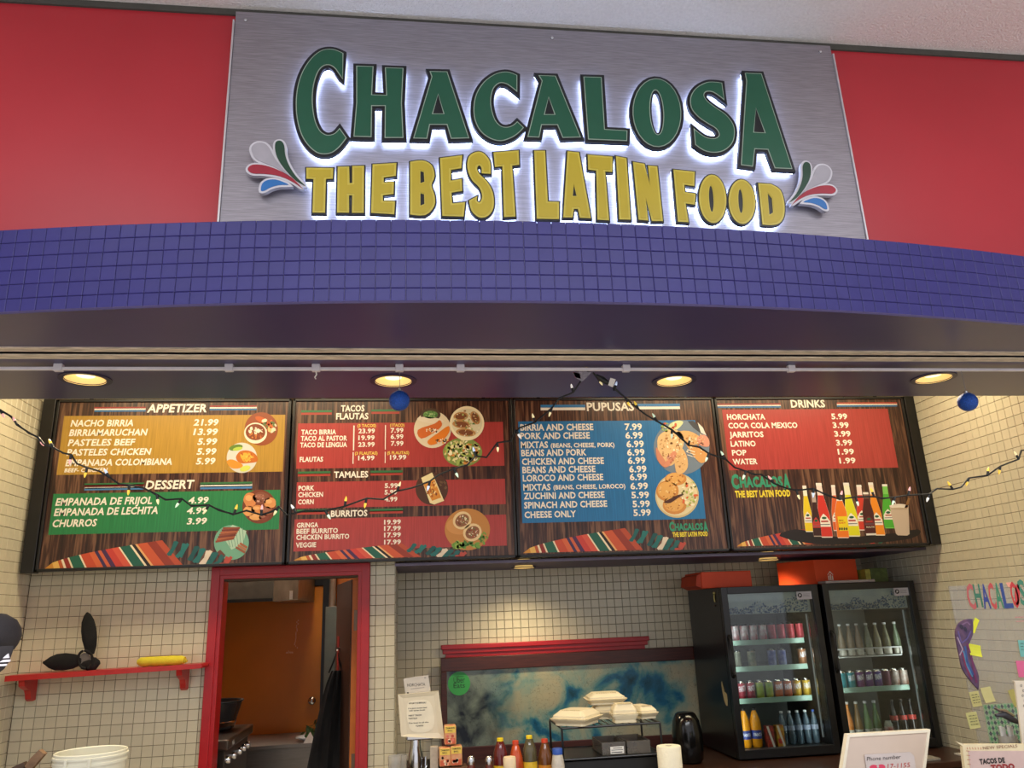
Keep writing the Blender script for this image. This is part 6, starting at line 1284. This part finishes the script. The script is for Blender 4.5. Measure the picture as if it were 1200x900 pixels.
q = at(370, 437, Y=yr); t = tag(MB().tube([(q.x, yr, ZH-.042), (q.x+.004, yr, ZH-.060), (q.x-.004, yr, ZH-.072), (q.x+.002, yr, ZH-.080)], .003, 8).build('wire_hook', M_white), 'tiny white hook hanging empty from the rail above the red menu', 'hook')
k6 = crop(0, 440, 1200/350); k7 = crop(330, 440, 1135/290); k4 = crop(400, 240, 3); kz = crop(640, 420, 1200/260); k3 = crop(830, 440, 1200/370)
SL = [k6(x, y) for x, y in ((-40, 110), (0, 138), (20, 150), (45, 165), (70, 200), (120, 232), (155, 250), (175, 275), (215, 290), (255, 312), (285, 318), (310, 355), (350, 370), (400, 385), (440, 410), (480, 437), (520, 440), (575, 452), (630, 478), (665, 500), (730, 495), (770, 525), (840, 520), (880, 542), (940, 558), (990, 543), (1050, 560), (1100, 545), (1120, 525), (1150, 560), (1190, 552))]
SL += [k7(x, y) for x, y in ((110, 620), (200, 620), (290, 600), (390, 563), (465, 568), (530, 530), (600, 515), (680, 485), (720, 455), (790, 428), (850, 410), (890, 370), (940, 375), (990, 308), (1050, 300), (1075, 250))]
SL += [k4(x, y) for x, y in ((615, 800), (625, 785), (680, 765), (740, 715), (765, 680), (815, 660), (842, 620), (870, 590))]
SR = [k4(x, y) for x, y in ((885, 590), (900, 608), (950, 632), (960, 650))]+[kz(x, y) for x, y in ((360, 155), (430, 215), (500, 275), (540, 305), (600, 340), (680, 385), (740, 440), (770, 470), (830, 480), (880, 515), (970, 545), (1020, 590), (1080, 610), (1130, 630))]
SR += [k3(x, y) for x, y in ((200, 375), (250, 410), (300, 430), (335, 437), (400, 430), (450, 455), (500, 470), (560, 462), (630, 460), (660, 468), (710, 462), (760, 455), (840, 450), (870, 430), (930, 433), (960, 425), (990, 390), (1060, 380), (1110, 345), (1180, 318), (1190, 285), (1215, 283), (1300, 250))]
t = thing('light_string', (0.8, yr+.02, 2.40), 'black wire string of small coloured bulbs draped across the menu boards', 'light string')
YW = yr+.03; MWs = mat('black_wire', '#0d0f0c', .5)
r = random.Random(8); bc_ = [('#ffe9b0', .25), ('#ffb8b0', .15), ('#cfe0ff', .2), ('#ffd24a', .25), ('#d8f0d0', .15), ('#f4f0e6', .25)]
for S in (SL, SR):
    P = [at(*q, Y=YW+.012*math.sin(i*1.3)) for i, q in enumerate(S)]
    MB().tube(P, .0042, 6).build('wire', MWs, t, smooth=True)
    mb = MB(); mb.tube([p_+Vector((.003*math.sin(i*2), .006*math.cos(i*2), .003*math.cos(i*3))) for i, p_ in enumerate(P)], .003, 6).build('wire', MWs, t, smooth=True)
    L_ = 0; nxt = .03; sg_ = 1
    for i in range(1, len(P)):
        L_ += (P[i]-P[i-1]).length
        if L_ > nxt:
            nxt = L_+.075; sg_ = -sg_ if r.random() < .7 else sg_; d_ = Vector((r.uniform(-.7, .7), 0, sg_)).normalized(); p_ = P[i]
            s_ = MB().tube([p_, p_+d_*.022], .0055, 8).build('bulb_socket', MWs, t, smooth=True); c_, e_ = r.choice(bc_)
            MB().tube([p_+d_*.020, p_+d_*.026, p_+d_*.036, p_+d_*.044], [.005, .006, .0045, .001], 8).build('bulb', mat('bulb_'+c_.strip('#'), c_, .15, emit=c_, estr=.35), s_, smooth=True)
# plug, tags at the rail
q = at(697, 446, Y=YW); a_, b2_ = at(*k4(895, 600), Y=YW), at(*k4(940, 628), Y=YW)
MB().tube([a_, (a_+b2_)/2, b2_], [.008, .014, .010], 10).build('plug', MWs, t, smooth=True)
def tg(l, cr, nm, m_, lb): 
    pp = [(at(*cr(x, y), Y=YW-.012).x, at(*cr(x, y), Y=YW-.012).z) for x, y in l]; o = MB().prism([pp], (0, YW-.012, 0), (1, 0, 0), (0, 0, 1), (0, .0015, 0)).build(nm, m_, t); o['label'] = lb
tg([(812, 590), (850, 585), (880, 588), (862, 608), (845, 622), (825, 608)], k4, 'tag', mat('silver_wrap', '#8f8a92', .3, .3, noise=.3, nscale=60), 'crumpled clear wrap tag')
tg([(815, 588), (838, 592), (842, 612), (822, 606)], k4, 'tag', mat('red_tag_print', '#c04a4c', .5, noise=.3, nscale=80), 'red and white warning tag')
tg([(946, 608), (965, 614), (955, 642), (938, 634)], k4, 'tag', M_white, 'small white tag')
